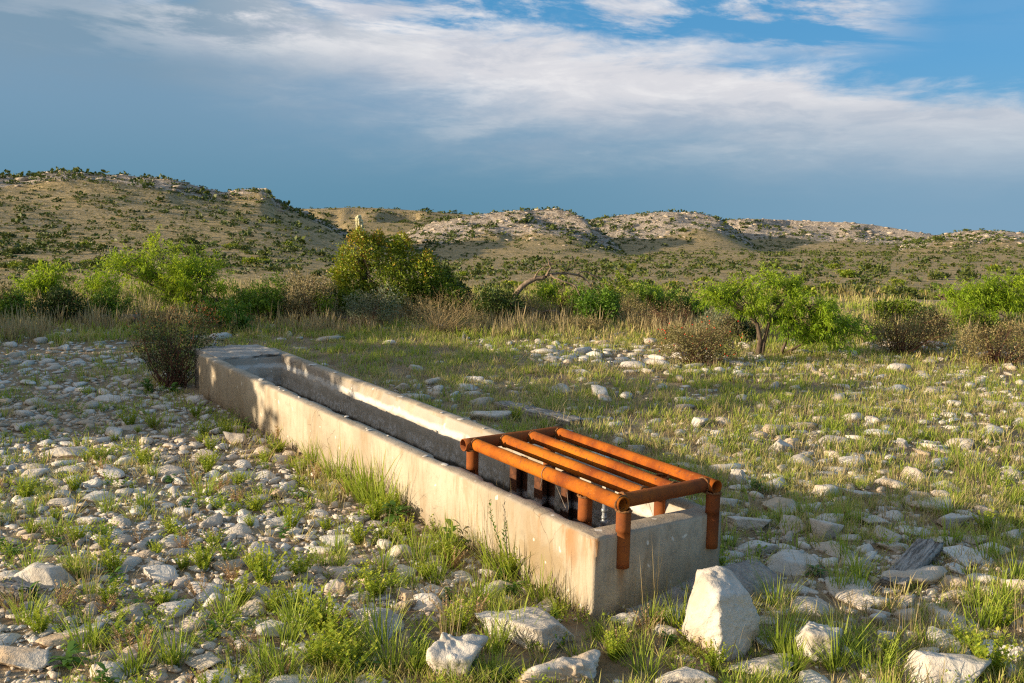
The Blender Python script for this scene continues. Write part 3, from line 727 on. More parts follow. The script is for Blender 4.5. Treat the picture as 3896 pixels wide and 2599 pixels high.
# ------------------------------------------------------------------ rusted pipe rack over the near end
def build_rack():
    T = frame_empty('pipe_rack'); tag(T, 'rusty orange welded pipe rack of parallel rails straddling the near trough end', 'pipe rack')
    r = 0.0435; zr = TH + 0.168; xl, xr = 0.201, 0.931; y0, y1 = -0.005, 1.637
    def P(name, p, q, mat=M_RUST, seed=0, rad=r, **kw):
        mb = MB(); pipe(mb, p, q, rad, seed=seed, **kw); return obj(name, mb.mesh(name, mat, True), T)
    def weld(parent, c, ax, rad=r, seed=0):
        """lumpy bead round a joint"""
        ax = np.asarray(ax, float); ref = np.array([0, 0, 1.0]) if abs(ax[2]) < 0.8 else np.array([1.0, 0, 0])
        a = np.cross(ax, ref); a /= np.linalg.norm(a); b = np.cross(ax, a); th = np.linspace(0, 2 * np.pi, 37)
        k = np.array([vnoise(th * 4, th * 0 + i, seed + i) for i in range(2)])
        pts = np.asarray(c) + (a[None] * np.cos(th)[:, None] + b[None] * np.sin(th)[:, None]) * (rad + 0.001 + 0.002 * k[0])[:, None] + ax[None] * (0.003 * k[1])[:, None]
        mb = MB(); tube(mb, pts, 0.0068 + 0.003 * k[1], 6, False)
        return obj('weld_bead', mb.mesh('weld_bead', M_WELD, True), parent)
    ra = P('rail', (xl, y0, zr), (xl, y1 - r + 0.01, zr), seed=1, seg=26)
    rb = P('rail', (xr, y0 - 0.01, zr), (xr, y1 - r + 0.01, zr), seed=2, seg=26)
    rc = [P('rail', (xl + (xr - xl) * k / 3, 0.07, zr - 0.006 * k), (xl + (xr - xl) * k / 3, y1 - r + 0.01, zr + 0.002), seed=3 + k, seg=26) for k in (1, 2)]
    c1 = P('cross_pipe', (xl + r - 0.006, 0.058, zr), (xr - r + 0.006, 0.058, zr), M_RUST_SHADE, seed=7, seg=16)
    c2 = P('cross_pipe', (xl - 0.085, y1, zr), (xr + 0.045, y1, zr), M_RUST_SHADE_D, seed=8, seg=16)
    weld(c1, (xl + r - 0.002, 0.058, zr), (1, 0, 0), seed=1); weld(c1, (xr - r + 0.002, 0.058, zr), (1, 0, 0), seed=2)
    for i, o in enumerate([ra, rb] + rc):
        x = (xl, xr, xl + (xr - xl) / 3, xl + (xr - xl) * 2 / 3)[i]
        weld(o, (x, y1 - r, zr), (0, 1, 0), seed=5 + i)
        if i > 1: weld(o, (x, 0.058 + r, zr - 0.004 * (i - 1)), (0, 1, 0), seed=15 + i)
    weld(ra, (xl, y0 + 0.022, zr), (0, 1, 0), seed=21)
    def half_leg(x, y, ztop, znotch, zbot, keep, seed):
        """a pipe leg whose one half is cut away where it sits on the wall; the other half runs on down its face"""
        n = 28; th = np.arange(n) / n * 2 * np.pi; ring = np.stack([np.cos(th), np.sin(th)], 1); V = []
        zs = np.linspace(ztop, znotch, 6)
        for z in zs: V += [(x + r * a, y + r * b, z) for a, b in ring]
        for z in (znotch, zs[2]): V += [(x + (r - 0.006) * a, y + (r - 0.006) * b, z) for a, b in ring]
        j = np.arange(n); bd = lambda u, w: np.stack([u * n + j, u * n + (j + 1) % n, w * n + (j + 1) % n, w * n + j], -1)
        F = [bd(i, i + 1) for i in range(5)] + [bd(5, 6), bd(6, 7)]
        mb = MB(); mb.add(V, np.concatenate(F))
        hs = np.linspace(-math.pi / 2, math.pi / 2, 18) + math.atan2(keep[1], keep[0]); W_ = []
        zz = np.linspace(znotch + 0.001, zbot, 7)
        for z in zz:
            W_ += [(x + (r - 0.0004) * math.cos(a), y + (r - 0.0004) * math.sin(a), z) for a in hs] + [(x + (r - 0.0065) * math.cos(a), y + (r - 0.0065) * math.sin(a), z) for a in hs[::-1]]
        m = 36; i = np.arange(6)[:, None] * m; j = np.arange(m)[None]
        F = np.stack([i + j, i + (j + 1) % m, i + m + (j + 1) % m, i + m + j], -1).reshape(-1, 4)
        q = np.arange(17); cap = np.stack([q, q + 1, 34 - q, 35 - q], -1)
        mb.add(W_, [F, cap, cap + 6 * m])
        o = obj('leg', mb.mesh('leg', M_RUST_SHADE, True), T)
        weld(o, (x, y, ztop - 0.004), (0, 0, 1), seed=seed)
        return o
    zt = zr - r + 0.012
    half_leg(xl + 0.004, -0.0, zt, TH + 0.006, 0.285, (0, -1), 31)
    half_leg(xr - 0.012, -0.0, zt, TH + 0.006, 0.275, (0, -1), 32)
    half_leg(xl - 0.012, 0.335, zt, TH - 0.015, 0.16, (1, 0), 33)
    half_leg(xr - 0.07, 0.40, zt + 0.01, TH + 0.006, 0.16, (-1, 0), 34)
    half_leg(xl - 0.012, y1 - 0.01, zt, TH - 0.01, 0.16, (1, 0), 35)
    half_leg(xr - 0.07, y1 - 0.01, zt + 0.01, TH + 0.006, 0.16, (-1, 0), 36)
    # channel posts that stand in the water below the rails
    posts = [(0.46, 1.44, 0.05, 0.57, 'nearest the far cross pipe'), (0.50, 1.18, 0.056, 0.56, 'middle of the three'), (0.58, 1.0, 0.046, 0.56, 'nearest the float valve')]
    for i, (x, y, h, zt_, say) in enumerate(posts):
        o = frame_empty('channel_post'); tag(o, f'rusty crusted channel post in the trough under the rack {say}', 'post', 'posts standing in the trough')
        mb = MB(); a = h; w_ = 0.008
        for (x0, x1, ya, yb) in ((-a, a, a * .8 - w_, a * .8), (-a, -a + w_, -a * .8, a * .8 - w_ - .0005), (a - w_, a, -a * .8, a * .8 - w_ - .0005)):
            q = [(x + u, y + v, z) for z in (0.03, 0.14, 0.25, 0.36, zt_) for u, v in ((x0, ya), (x1, ya), (x1, yb), (x0, yb))]
            F = [[k * 4 + e, k * 4 + (e + 1) % 4, k * 4 + 4 + (e + 1) % 4, k * 4 + 4 + e] for k in range(4) for e in range(4)] + [[3, 2, 1, 0], [16, 17, 18, 19]]
            mb.add(q, np.array(F))
        obj('channel', mb.mesh('channel', M_POST), o)
    # float valve
    o = frame_empty('float_valve'); tag(o, 'grey metal float valve on an upright pipe inside the near trough corner', 'valve')
    mb = MB(); tube(mb, [tuple(p) for p in ((0.36, 0.36, 0.02), (0.36, 0.36, 0.56))], 0.014, 14); obj('riser', mb.mesh('riser', M_GALV, True), o)
    for z, rr_, h in ((0.50, 0.020, 0.012), (0.455, 0.019, 0.010), (0.415, 0.024, 0.02), (0.38, 0.033, 0.018), (0.34, 0.040, 0.02), (0.29, 0.032, 0.03), (0.24, 0.045, 0.02)):
        mb = MB(); tube(mb, [(0.36, 0.36, z - h), (0.36, 0.36, z - h * .5), (0.36, 0.36, z + h * .5), (0.36, 0.36, z + h)], [rr_ * .85, rr_, rr_, rr_ * .85], 8 if rr_ > 0.03 else 14); obj('fitting', mb.mesh('fitting', M_GALV, False), o)
    mb = MB(); tube(mb, [(0.36, 0.36, 0.35), (0.42, 0.31, 0.37), (0.50, 0.27, 0.37)], 0.006, 8); obj('float_arm', mb.mesh('float_arm', M_GALV, True), o)
    o = frame_empty('black_float'); tag(o, 'black round plastic float behind the near trough end wall', 'float')
    th = np.linspace(0, 2 * np.pi, 33)[:-1]; pr = [(0.0, 0.045), (0.05, 0.045), (0.085, 0.036), (0.092, 0.02), (0.098, 0.012), (0.098, -0.012), (0.092, -0.02), (0.085, -0.036), (0.0, -0.045)]
    V = np.array([(0.535 + a * math.cos(q), 0.275 + a * math.sin(q), 0.345 + b) for a, b in pr for q in th]); n = 32; j = np.arange(n)
    F = np.concatenate([np.stack([k * n + j, k * n + (j + 1) % n, k * n + n + (j + 1) % n, k * n + n + j], -1) for k in range(len(pr) - 1)])
    obj('float_body', build_mesh('float_body', V, F, M_BLACK, True), o)
    # wire hung over the front rail
    o = frame_empty('wire_loop'); tag(o, 'thin bent wire looped over the front rail of the rack', 'wire')
    yw = 0.74; a = np.linspace(math.pi * 1.15, -0.1, 16)
    pts = [(xl + (r + 0.004) * math.cos(q), yw + 0.01 * k / 16, zr + (r + 0.004) * math.sin(q)) for k, q in enumerate(a)]
    pts = [(xl - 0.035, yw + 0.03, zr - 0.10)] + pts + [(xl + 0.06, yw - 0.02, zr - 0.09), (xl + 0.07, yw - 0.09, zr - 0.19), (xl + 0.072, yw - 0.13, zr - 0.235), (xl + 0.074, yw - 0.13, zr - 0.19), (xl + 0.066, yw - 0.12, zr - 0.10)]
    mb = MB(); tube(mb, pts, 0.0022, 6); obj('wire_strand', mb.mesh('wire_strand', M_WIRE, True), o)
build_rack()


# ------------------------------------------------------------------ where stones lie and grass grows (world places)
def bump2(x, y, cx, cy, rx, ry=None):
    ry = ry or rx
    return np.exp(-(((x - cx) / rx) ** 2 + ((y - cy) / ry) ** 2))
def stony(x, y):
    lx, ly = trough_uv(x, y)
    n = fbm(x * 0.8, y * 0.8, 77, 3)
    left = sstep(0.15, -0.15, lx) * sstep(17.5, 14.0, y)
    s = 0.33 + 0.60 * left + 0.45 * n
    s = s + 0.75 * bump2(x, y, 1.6, 15.2, 1.7, 1.1) + 0.6 * bump2(lx, ly, 1.5, 3.4, 0.5, 1.6) + 0.65 * bump2(lx, ly, 2.2, 0.3, 1.4, 1.2)
    s = s - 0.75 * bump2(x, y, 0.1, 4.9, 1.5, 0.55) * (1 - left * 0.3) - 0.45 * bump2(x, y, -2.2, 14.8, 3.0, 1.6)
    s = s - 0.5 * bump2(lx, ly, -0.15, 1.2, 0.22, 3.0)
    s = s - 0.5 * sstep(16.5, 19.5, y)
    return np.clip(s, 0.03, 1.0)
def grassy(x, y):
    lx, ly = trough_uv(x, y)
    n = fbm(x * 1.5 + 9, y * 1.5, 91, 4) * 1.25
    left = sstep(0.15, -0.15, lx) * sstep(17.0, 14.0, y)
    g = 0.92 - 0.77 * left + 0.70 * n
    g = g + 0.85 * bump2(x, y, 0.1, 4.95, 1.3, 0.5) + 0.55 * bump2(lx, ly, -0.16, 1.3, 0.22, 2.8) + 0.35 * bump2(x, y, -3.0, 9.2, 1.6, 0.7)
    g = g - 0.9 * bump2(x, y, 1.6, 15.2, 1.6, 0.9) - 0.55 * bump2(lx, ly, 1.5, 3.4, 0.45, 1.5) - 0.35 * bump2(lx, ly, 1.8, 0.3, 0.8, 1.0)
    g = g + 0.4 * sstep(15, 19, y)
    return np.clip(g, 0.0, 1.0)
def clump(x, y):
    c_ = sstep(-0.12, 0.22, fbm(x * 3.1, y * 3.1, 201, 2)); right = sstep(.6, 1.6, trough_uv(x, y)[0])
    return (0.12 + 0.20 * right) * (1 - c_) + c_
def wedge(n, r0, r1, half=33, power=1.0):
    """random ground points in the part of the field the photo looks over"""
    a = np.radians(RNG.uniform(-half, half, n)); u = RNG.random(n)
    r = (r0 ** (2 - power) + u * (r1 ** (2 - power) - r0 ** (2 - power))) ** (1 / (2 - power)) if power != 2 else r0 * (r1 / r0) ** u
    return r * np.sin(a), r * np.cos(a)
def off_trough(x, y, m):
    lx, ly = trough_uv(x, y)
    return ~((lx > -m) & (lx < 1.0 + m) & (ly > -m) & (ly < 8.05 + m))


# ------------------------------------------------------------------ boulders that can be told apart
BOULD = []
def boulder(x0, x1, y0, y1, seed, label, dr=0.75, rz=0.0, planes=10, rough=0.07, name='limestone_boulder', cat='boulder', sub=4, hmin=0.05, tilt=(0, 0), squash=1.0):
    cx = (x0 + x1) / 2; g = G(cx, y1); dist = g[1]; s = px(dist); w = (x1 - x0) * s * 1.20; d = dr * w
    th = math.atan2(CAM_H - g[2], dist)
    h = max(hmin, ((y1 - y0) * s - d * 0.8 * math.sin(th)) / math.cos(th)) * squash * 1.12
    c = np.array([g[0] * (1 + 0.4 * d / dist), dist + 0.4 * d, 0]); z = gz(c[0], c[1])
    V, F = rock_shape(seed, 5 if (x1 - x0) > 80 else 4, planes, rough, 60, 0.46)
    un = V / (np.linalg.norm(V, axis=1, keepdims=True) + 1e-9); q = fbm(V[:, 0] * 4.5 + V[:, 2] * 3, V[:, 1] * 4.5 - V[:, 2] * 4 + seed, seed + 9, 4)
    V = V + un * (rough * 0.8 * (0.5 - 1.4 * np.abs(q)))[:, None]
    V = V * np.array([w / 2, d / 2, h * 0.72])
    me = build_mesh(name, V, F, M_BOULDER, False)
    o = obj(name, me); o.location = (c[0], c[1], z + h * 0.22); o.rotation_euler = (tilt[0], tilt[1], rz)
    tag(o, label, cat)
    BOULD.append((c[0], c[1], max(w, d) * 0.5)); return o

def standing_stone():
    g = G(1665, 1512); s = px(g[1]); w = 180 * s; h = 195 * s
    V, F = ico(5)
    pts = [(1641, 1352, -.17), (1648, 1506, -.19), (1574, 1480, .02), (1588, 1424, .02), (1621, 1334, -.01), (1650, 1318, .08), (1690, 1327, .08), (1722, 1366, -.04), (1755, 1434, .0), (1757, 1474, .01), (1702, 1520, -.11), (1655, 1526, -.12), (1622, 1345, .2), (1700, 1345, .2), (1745, 1450, .2), (1740, 1510, .2), (1590, 1500, .2)]
    Q = np.array([((a_ - 1665) * s, c_, (1512 - b_) * s) for a_, b_, c_ in pts]); cen = Q.mean(0)
    bm = bmesh.new()
    for q in Q: bm.verts.new(q - cen)
    bmesh.ops.convex_hull(bm, input=bm.verts); bm.normal_update(); N = []; Dd = []
    for f in bm.faces:
        n_ = np.array(f.normal[:]); d_ = float(n_ @ np.array(f.verts[0].co[:]))
        if d_ < 0: n_, d_ = -n_, -d_
        N.append(n_); Dd.append(max(d_, .02))
    bm.free(); N = np.array(N); Dd = np.array(Dd)
    k = np.maximum(V @ N.T, 1e-3) / Dd[None]; r = 1 / k.max(1)
    nz = fbm(V[:, 0] * 3 + 4, V[:, 1] * 3 + V[:, 2] * 2.5, 61, 4) + .5 * np.abs(fbm(V[:, 0] * 9 + V[:, 2] * 5, V[:, 1] * 9 - V[:, 2] * 7, 63, 3))
    P = V * (r * (1.03 + 0.034 * nz - 0.05 * sstep(.18, .45, np.abs(fbm(V[:, 0] * 6 - V[:, 2] * 4, V[:, 1] * 6 + V[:, 2] * 5, 77, 3)))))[:, None] + cen
    P[:, 0] *= 1.03
    o = obj('standing_boulder', build_mesh('standing_boulder', P, F, M_BOULDER, False))
    o.location = (g[0], g[1] + 0.12, gz(g[0], g[1] + 0.12) - 0.01)
    tag(o, 'tall white wedge-shaped boulder standing upright before the trough end', 'boulder')
    BOULD.append((g[0], g[1] + 0.12, w * 0.5))
standing_stone()

BL = [
    ((20, 172, 1284, 1362), 101, 'large smooth rounded grey boulder near the left edge of the picture', dict(dr=0.7, sub=5, rough=0.04)),
    ((-40, 185, 1500, 1562), 102, 'long pale flat slab in the bottom left corner', dict(squash=1.2, dr=0.5)),
    ((105, 272, 1430, 1492), 103, 'pitted brownish boulder behind the bottom left slab', dict(dr=0.65, rough=0.12)),
    ((790, 974, 1396, 1482), 104, 'grey-blue sloping boulder among grass left of the bottom middle', dict(squash=1.35, dr=0.65, rough=0.09, rz=-0.3)),
    ((942, 1110, 1458, 1580), 105, 'rugged peaked boulder cut by the bottom edge near the middle', dict(squash=1.3, dr=0.8, rough=0.12, sub=5)),
    ((1104, 1366, 1403, 1500), 106, 'broad tan boulder with a lumpy top below the trough corner', dict(squash=1.35, dr=0.55, rough=0.12, sub=5, rz=-0.25)),
    ((1200, 1444, 1488, 1600), 107, 'coarse jagged boulder at the bottom edge below the trough corner', dict(squash=1.3, dr=0.7, rough=0.15, sub=5)),
    ((884, 960, 1243, 1288), 108, 'smooth yellowish stone in weeds beside the long trough wall', dict(dr=0.8)),
    ((588, 670, 1416, 1475), 109, 'round whitish boulder lying alone left of the grass clump', dict(dr=0.8)),
    ((1651, 1764, 1167, 1224), 110, 'white flat-topped slab right behind the near trough end', dict(dr=0.75)),
    ((1725, 1832, 1140, 1188), 111, 'pale smooth slab, upper of two behind the trough end', dict(dr=0.8)),
    ((1762, 1874, 1273, 1330), 112, 'smooth domed grey slab in the shade behind the standing boulder', dict(dr=0.85, rough=0.03)),
    ((1683, 1786, 1235, 1278), 113, 'tilted pointed slab in shade between the trough end and the domed slab', dict(dr=0.7)),
    ((1859, 1927, 1199, 1251), 114, 'leaning oval stone propped on a smaller one in the shade', dict(dr=0.6)),
    ((2131, 2223, 1174, 1221), 115, 'blocky cream stone in grass towards the right edge', dict(dr=0.7)),
    ((1815, 1925, 1419, 1530), 116, 'cracked sloping slab just right of the standing boulder', dict(dr=0.95, rough=0.09, rz=-0.5)),
    ((2066, 2270, 1487, 1600), 117, 'long whaleback boulder running into the bottom right', dict(dr=0.6, rough=0.07, rz=-0.35, sub=5)),
    ((1500, 1628, 1536, 1600), 118, 'low pale boulder at the bottom edge left below the standing boulder', dict(dr=0.6)),
    ((1662, 1824, 1505, 1566), 119, 'flat pitted slab at the foot of the standing boulder', dict(dr=0.6, rough=0.1)),
    ((1815, 1915, 1548, 1600), 120, 'small pale boulder at the bottom edge right of the flat pitted slab', dict(dr=0.7)),
    ((70, 205, 1021, 1053), 121, 'long white ledge stone among grass in the left shade', dict(dr=0.5)),
    ((2306, 2370, 1478, 1520), 122, 'cream stone at the right edge above the bottom corner', dict(dr=0.7)),
    ((1800, 1926, 1375, 1418), 123, 'flat bluish slab in shade up and right of the standing boulder', dict(dr=0.75)),
    ((2296, 2350, 1540, 1572), 124, 'small angular stone in the bottom right corner', dict(dr=0.7)),
    ((2009, 2060, 1450, 1496), 125, 'wedge-shaped stone right of the cracked slab', dict(dr=0.8)),
    ((1430, 1478, 1018, 1044), 126, 'blocky white stone behind the rack beside the far rail', dict(dr=0.7)),
    ((1678, 1710, 1075, 1112), 127, 'upright bluish stone in grass beyond the right rail end', dict(dr=0.7)),
    ((512, 585, 990, 1025), 128, 'pale rounded stone close to the shaded part of the long trough wall', dict(dr=0.7)),
    ((622, 672, 1125, 1152), 129, 'flat cream stone on gravel left of the trough middle', dict(dr=0.7)),
    ((342, 405, 1353, 1385), 130, 'bumpy white stone on gravel in the lower left', dict(dr=0.7)),
    ((298, 348, 1422, 1460), 131, 'rounded grey stone on gravel left of the lone round boulder', dict(dr=0.8)),
    ((460, 512, 1366, 1410), 132, 'faceted upright stone below a yellow-green weed in the lower left', dict(dr=0.8)),
    ((425, 485, 1275, 1300), 133, 'thin slanting grey slab on gravel in the lower left', dict(dr=0.6)),
    ((0, 62, 1330, 1352), 134, 'flat stone at the left edge under the rounded grey boulder', dict(dr=0.7)),
    ((740, 830, 1232, 1262), 135, 'striped flat boulder on gravel left of the yellowish stone', dict(dr=0.7)),
    ((750, 808, 1330, 1375), 136, 'pale stone half hidden in weeds above the grey-blue sloping boulder', dict(dr=0.7)),
    ((1360, 1400, 905, 925), 137, 'flat white stone in grass beyond the rack, nearest the berry shrub', dict(dr=0.7)),
    ((1575, 1625, 960, 985), 138, 'pale stone in grass up from the right rail end', dict(dr=0.7)),
    ((1760, 1825, 1005, 1042), 139, 'cream stone among dry grass right of the rack', dict(dr=0.7)),
    ((2050, 2085, 1005, 1030), 140, 'small cream stone in sunny grass towards the right edge', dict(dr=0.7)),
    ((935, 975, 838, 852), 141, 'low pale stone in the shaded grass behind the trough middle', dict(dr=0.6)),
    ((905, 945, 880, 900), 142, 'whitish stone just behind the far rim of the trough', dict(dr=0.6)),
    ((1402, 1482, 1415, 1460), 144, 'pinkish flat slab under dry stalks before the trough end', dict(dr=0.8)),
    ((1478, 1546, 1437, 1472), 145, 'cream slab half buried left of the standing boulder', dict(dr=0.8)),
    ((893, 975, 1358, 1390), 146, 'brown pitted slab in weeds above the grey-blue sloping boulder', dict(dr=0.7, rough=0.1)),
    ((890, 952, 1388, 1416), 147, 'small smooth bluish stone right above the grey-blue sloping boulder', dict(dr=0.7, rough=0.03)),
    ((805, 874, 1329, 1360), 148, 'pale flat-topped stone among weeds left of the pitted slab', dict(dr=0.8)),
    ((1990, 2050, 1404, 1446), 149, 'flat slab in shade below the weathered plank', dict(dr=0.8)),
    ((2064, 2120, 1450, 1480), 150, 'pale flat stone right of the wedge-shaped stone', dict(dr=0.8)),
    ((1935, 2010, 1282, 1310), 151, 'cracked flat slab left of the weathered plank', dict(dr=0.8)),
    ((2020, 2098, 1246, 1278), 152, 'cream broken slab just above the weathered plank', dict(dr=0.8)),
    ((1980, 2060, 1202, 1222), 153, 'thin long slab in shade up from the weathered plank', dict(dr=0.8)),
    ((1866, 1922, 1113, 1147), 154, 'tilted cream block in dry grass right of the right rail end', dict(dr=0.8)),
    ((1934, 2020, 1128, 1157), 155, 'low tan slab right of the tilted cream block', dict(dr=0.8)),
    ((2078, 2138, 1128, 1151), 156, 'low pale slab in grass above the blocky cream stone', dict(dr=0.8)),
    ((1628, 1698, 1142, 1171), 157, 'flat pale slab touching the trough beside the right rail end', dict(dr=0.7)),
    ((640, 720, 1490, 1530), 158, 'half-buried pale slab at the bottom left of the middle weeds', dict(dr=0.7)),
    ((430, 520, 1500, 1545), 159, 'cluster-edge grey slab near the bottom left', dict(dr=0.7)),
    ((0, 90, 690, 702), 143, 'flat pale ledge beside tall grass at the far left', dict(dr=0.5)),
]
for bb, sd, lab, kw in BL: boulder(*bb, sd, lab, **kw)
LAND = [('standing wedge boulder', BOULD[0][0], BOULD[0][1])]
for (short, i) in zip(['rounded grey boulder', 'bottom left slab', 'pitted brownish boulder', 'grey-blue sloping boulder', 'rugged peaked boulder', 'broad tan boulder', 'coarse jagged boulder', 'yellowish stone', 'round whitish boulder', 'white flat-topped slab', 'pale smooth slab',
        'domed grey slab', 'tilted pointed slab', 'leaning oval stone', 'blocky cream stone', 'cracked sloping slab', 'whaleback boulder', 'low bottom-edge boulder', 'flat pitted slab', 'small bottom-edge boulder', 'white ledge stone', 'cream right-edge stone', 'flat bluish slab', 'bottom right corner stone',
        'wedge-shaped stone', 'blocky white stone', 'upright bluish stone', 'stone by the shaded wall', 'flat cream stone', 'bumpy white stone', 'rounded grey stone', 'faceted upright stone', 'thin slanting slab', 'flat left-edge stone', 'striped flat boulder', 'stone above the sloping boulder',
        'flat white stone beyond the rack', 'stone up from the rail end', 'cream stone right of the rack', 'small cream stone', 'low stone behind the trough', 'whitish stone at the rim', 'pinkish flat slab', 'half-buried cream slab', 'brown pitted slab', 'small smooth bluish stone', 'pale flat-topped stone', 'flat slab below the plank', 'pale flat stone', 'slab left of the plank', 'broken slab above the plank', 'thin long slab', 'tilted cream block', 'low tan slab', 'low pale slab', 'slab beside the rail end', 'half-buried pale slab', 'cluster-edge grey slab', 'far left ledge'], range(1, 99)): LAND.append((short, BOULD[i][0], BOULD[i][1]))
for short, (vx_, vy_) in {'near trough corner': (1350, 1430), 'dark trough-end shrub': (398, 888), 'grey weathered plank': (2090, 1320), 'berry bush': (1600, 838), 'forked mesquite': (1745, 818), 'straw-coloured bush': (1010, 768), 'sunlit wall middle': (950, 1200), 'wide grey-brown brush': (2060, 815), 'left edge driftwood': (5, 1375)}.items():
    g_ = G(vx_, vy_); LAND.append((short, g_[0], g_[1]))
ORD = ['closest', 'second closest', 'third closest', 'fourth closest', 'fifth closest', 'sixth closest', 'seventh closest', 'eighth closest', 'ninth closest', 'tenth closest', 'eleventh closest', 'twelfth closest', 'thirteenth closest', 'fourteenth closest', 'fifteenth closest', 'sixteenth closest', 'seventeenth closest', 'eighteenth closest', 'nineteenth closest', 'twentieth closest']
def name_by_landmark(what, pts):
    """labels that say which one: nearest landmark, the side of it, and the rank by distance"""
    lx_ = np.array([l[1] for l in LAND]); ly_ = np.array([l[2] for l in LAND]); cells = {}
    for i, (x, y) in enumerate(pts):
        dd = np.hypot(lx_ - x, ly_ - y); k = int(np.argmin(dd)); dx_, dy_ = x - lx_[k], y - ly_[k]
        rel = ('left of' if dx_ < 0 else 'right of') if abs(dx_) > abs(dy_) else ('behind' if dy_ > 0 else 'in front of')
        cells.setdefault((k, rel), []).append((dd[k], i))
    out = [None] * len(pts)
    for (k, rel), v in cells.items():
        for n_, (_, i) in enumerate(sorted(v)): out[i] = f'{ORD[min(n_, 19)]} {what} {rel} the {LAND[k][0]}'
    return out
BOULD = np.array(BOULD)


# ------------------------------------------------------------------ cobbles, small stones, pebbles
def stones():
    pts = []
    x, y = wedge(54000, 4.2, 20, 38, 1.3)
    keep = (RNG.random(len(x)) < stony(x, y) ** 1.3) & off_trough(x, y, 0.04)
    x, y = x[keep], y[keep]
    lx, ly = trough_uv(x, y)
    size = np.clip(np.exp(RNG.normal(-3.42, 0.55, len(x))), 0.014, 0.135)       # half width
    size = np.where(lx > 1, size * 1.5, size)
    order = np.argsort(-size); cell = {}; sel = []
    for i in order:
        s = size[i]; k = (int(x[i] / 0.25), int(y[i] / 0.25)); ok = True
        if (np.hypot(BOULD[:, 0] - x[i], BOULD[:, 1] - y[i]) < BOULD[:, 2] * 0.9 + s * 0.6).any(): continue
        for a in (-1, 0, 1):
            for b in (-1, 0, 1):
                for j in cell.get((k[0] + a, k[1] + b), ()):
                    if (x[i] - x[j]) ** 2 + (y[i] - y[j]) ** 2 < ((s + size[j]) * 0.80) ** 2: ok = False; break
        if ok and not off_trough(np.array([x[i]]), np.array([y[i]]), s * 0.8)[0]: ok = False
        if ok: cell.setdefault(k, []).append(i); sel.append(i)
    sel = np.array(sel); x, y, size = x[sel], y[sel], size[sel]
    big = size / np.hypot(x, y)
    o_ = np.argsort(-big); ind, rest = o_[:257], o_[257:]
    temps = [build_mesh('limestone_cobble', *rock_shape(200 + k, 3, 11 + k % 4, 0.06, 80, 0.40), M_STONE, False) for k in range(14)]
    names = name_by_landmark('loose limestone cobble', [(x[i], y[i]) for i in ind])
    for n, i in enumerate(ind):
        lx, ly = trough_uv(x[i], y[i]); z = gz(x[i], y[i]); s = size[i]; zs = s * RNG.uniform(0.24, 0.52)
        o = obj('limestone_cobble', temps[n % 14]); o.location = (x[i], y[i], z + zs * 0.12)
        o.scale = (s * RNG.uniform(0.95, 1.35), s * RNG.uniform(0.75, 1.0), zs); o.rotation_euler = (RNG.uniform(-.18, .18), RNG.uniform(-.18, .18), RNG.uniform(0, 6.28))
        if lx < 0.5 and y[i] < 6.6: lab, g = 'loose limestone cobble on the lower left gravel nearest the viewer', 'cobbles on the near gravel left of the trough'
        elif lx < 0.5: lab, g = 'loose limestone cobble on the gravel farther back left of the trough', 'cobbles on the far gravel left of the trough'
        elif ly < 0.2: lab, g = 'loose limestone cobble in the grass below and right of the trough end', 'cobbles before the trough end'
        else: lab, g = 'loose limestone cobble in the grass behind and right of the trough', 'cobbles right of the trough'
        tag(o, names[n], 'stone', g)
    n = len(rest); pos = np.stack([x[rest], y[rest], terrain(x[rest], y[rest])[0]], 1); s = size[rest]
    zs = s * RNG.uniform(0.24, 0.55, n); pos[:, 2] += zs * 0.12
    T2 = [rock_shape(300 + k, 2 if k < 8 else 1, 11 + k % 3, 0.06, 80, 0.40) for k in range(16)]
    me = merge('loose_stones', T2, np.where(s > .058, RNG.integers(0, 8, n), RNG.integers(8, 16, n)), pos, RNG.uniform(0, 6.28, n), np.stack([s * RNG.uniform(.95, 1.6, n), s * RNG.uniform(.65, 1.0, n), zs], 1), M_STONE_A, False, tilt=RNG.uniform(-.2, .2, (n, 1)))
    tag(obj('loose_stones', me), 'scattered smaller limestone rubble covering the ground between the cobbles', 'rubble', None, 'stuff')
    # pebbles
    x, y = wedge(25000, 4.2, 13, 38, 1.5)
    keep = (RNG.random(len(x)) < stony(x, y) ** 1.6 * 0.9) & off_trough(x, y, 0.0); x, y = x[keep], y[keep]; n = len(x)
    s = np.exp(RNG.normal(-4.15, 0.42, n)).clip(0.007, 0.035); pos = np.stack([x, y, terrain(x, y)[0] + s * 0.2], 1)
    T1 = [rock_shape(400 + k, 1, 6, 0.1) for k in range(10)]
    me = merge('pebbles', T1, RNG.integers(0, 10, n), pos, RNG.uniform(0, 6.28, n), np.stack([s * 1.25, s * .9, s * RNG.uniform(.35, .8, n)], 1), M_STONE_A, False)
    tag(obj('pebbles', me), 'fine limestone gravel between the stones', 'gravel', None, 'stuff')
stones()


